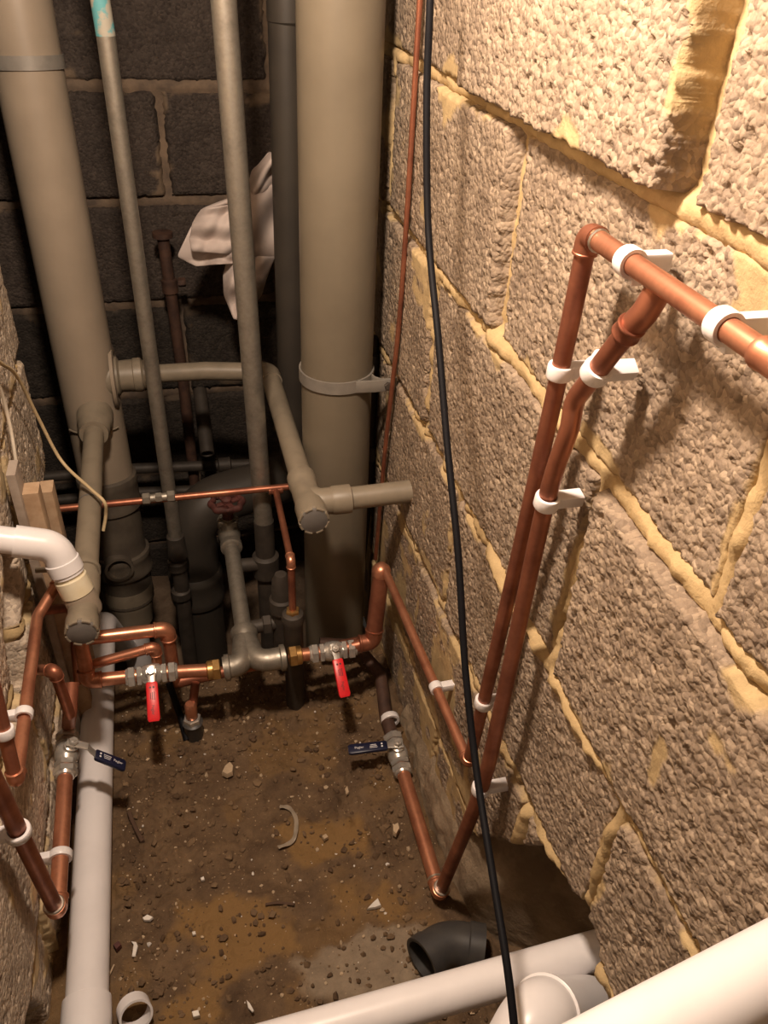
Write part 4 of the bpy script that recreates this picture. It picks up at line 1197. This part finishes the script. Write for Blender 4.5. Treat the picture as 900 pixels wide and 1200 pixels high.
chip('small white chip left of the ochre patch', ((167, 1077), (173, 1073), (180, 1076), (176, 1080), (169, 1080)), .005, 'chip')
chip('tiny white chip centre left on the dirt', ((235, 1030), (239, 1028), (240, 1032), (236, 1033)), .004, 'chip')
chip('tiny white chip on the ochre patch', ((225, 1093), (229, 1092), (230, 1096), (226, 1097)), .004, 'chip')
chip('tan pebble left of the white shard', ((377, 980), (382, 977), (385, 981), (380, 984)), .006, 'chip_tan', 'stone')
chip('thin pale sliver up by the navy lever', ((404, 925), (407, 921), (409, 929), (406, 932)), .005, 'chip_tan', 'stone')
chip('reddish brick crumb beside the white floor pipe', ((133, 1110), (140, 1105), (143, 1110), (137, 1116)), .008, 'rust', 'brick_crumb')
def scrap_line(name, label, px, r, mat, cat='debris', zoff=.004, flat=False):
    pts = []
    for x, y in px:
        p = A(x, y, 2, .005); p.z = ground(p.x, p.y) + zoff; pts.append(p)
    mb = MB()
    pth_ = smooth_path(pts, 5)
    if flat:
        n_ = len(pth_)
        wv_ = []
        for i in range(n_):
            t = (pth_[min(i + 1, n_ - 1)] - pth_[max(i - 1, 0)]).normalized(); wv_.append(t.cross(V((0, 0, 1))).normalized() + V((0, 0, .4 * math.sin(i))))
        mb.slab(pth_, wv_, r * 2, (0, 0, 1), .0012, .3)
    else:
        mb.sweep(pth_, r, 8)
    return tag(mb.build(name, mat), label, cat, 'scraps on the dirt floor')
scrap_line('film_strip', 'curled strip of clear film on the middle of the floor', ((328, 945), (338, 947), (346, 958), (347, 972), (342, 985), (326, 993)), .0035, 'film', flat=True, zoff=.006)
scrap_line('twig', 'thin dark twig lying on the middle of the floor', ((311, 1060), (325, 1058), (345, 1062)), .0022, 'twig')
scrap_line('twig', 'dark twig standing by the white floor pipe below the navy lever', ((152, 955), (158, 970), (168, 990)), .0035, 'twig')
scrap_line('wire', 'pale bent wire by the foot of the white floor pipe', ((125, 1150), (129, 1140), (134, 1131)), .0012, 'chip_tan')

def crumbs(name, label, mat, N, seed, rmax):
    bm_ = bmesh.new(); bmesh.ops.create_icosphere(bm_, subdivisions=1, radius=1)
    bv = np.array([v.co[:] for v in bm_.verts]); bf = np.array([[v.index for v in f.verts] for f in bm_.faces]); bm_.free()
    rs_ = np.random.RandomState(seed); vs_ = []; fs_ = []; n_ = 0
    for k in range(N):
        x = rs_.uniform(-.17, .31); y = rs_.uniform(.36, 1.16)
        dens = .25 + .75 * (math.exp(-((x - .27) / .05) ** 2) + math.exp(-((x + .15) / .05) ** 2) + .5 * (y > .9) + .3)
        if rs_.rand() > dens: continue
        r = .0009 + rmax * rs_.rand() ** 3.5
        sc = r * (.7 + .6 * rs_.rand(3)); jit = 1 + .7 * (rs_.rand(len(bv), 1) - .5)
        p = bv * jit * sc + np.array([x, y, ground(x, y) + r * .3])
        vs_.append(p); fs_.append(bf + n_); n_ += len(bv)
    mb = MB(); mb.v = [tuple(p) for p in np.concatenate(vs_)]; mb.f = [tuple(int(i) for i in f) for f in np.concatenate(fs_)]
    o = mb.build(name, mat, smooth=False)
    tag(o, label, 'soil', None, 'stuff')
crumbs('soil_crumbs', 'loose dark crumbs of soil strewn over the dirt floor', 'crumb', 4200, 4, .0055)
crumbs('grit', 'pale sandy grit strewn thinly over the dirt floor', 'chip_tan', 900, 9, .0028)
crumbs('plaster_specks', 'tiny white plaster specks scattered over the dirt floor', 'chip', 160, 12, .0022)
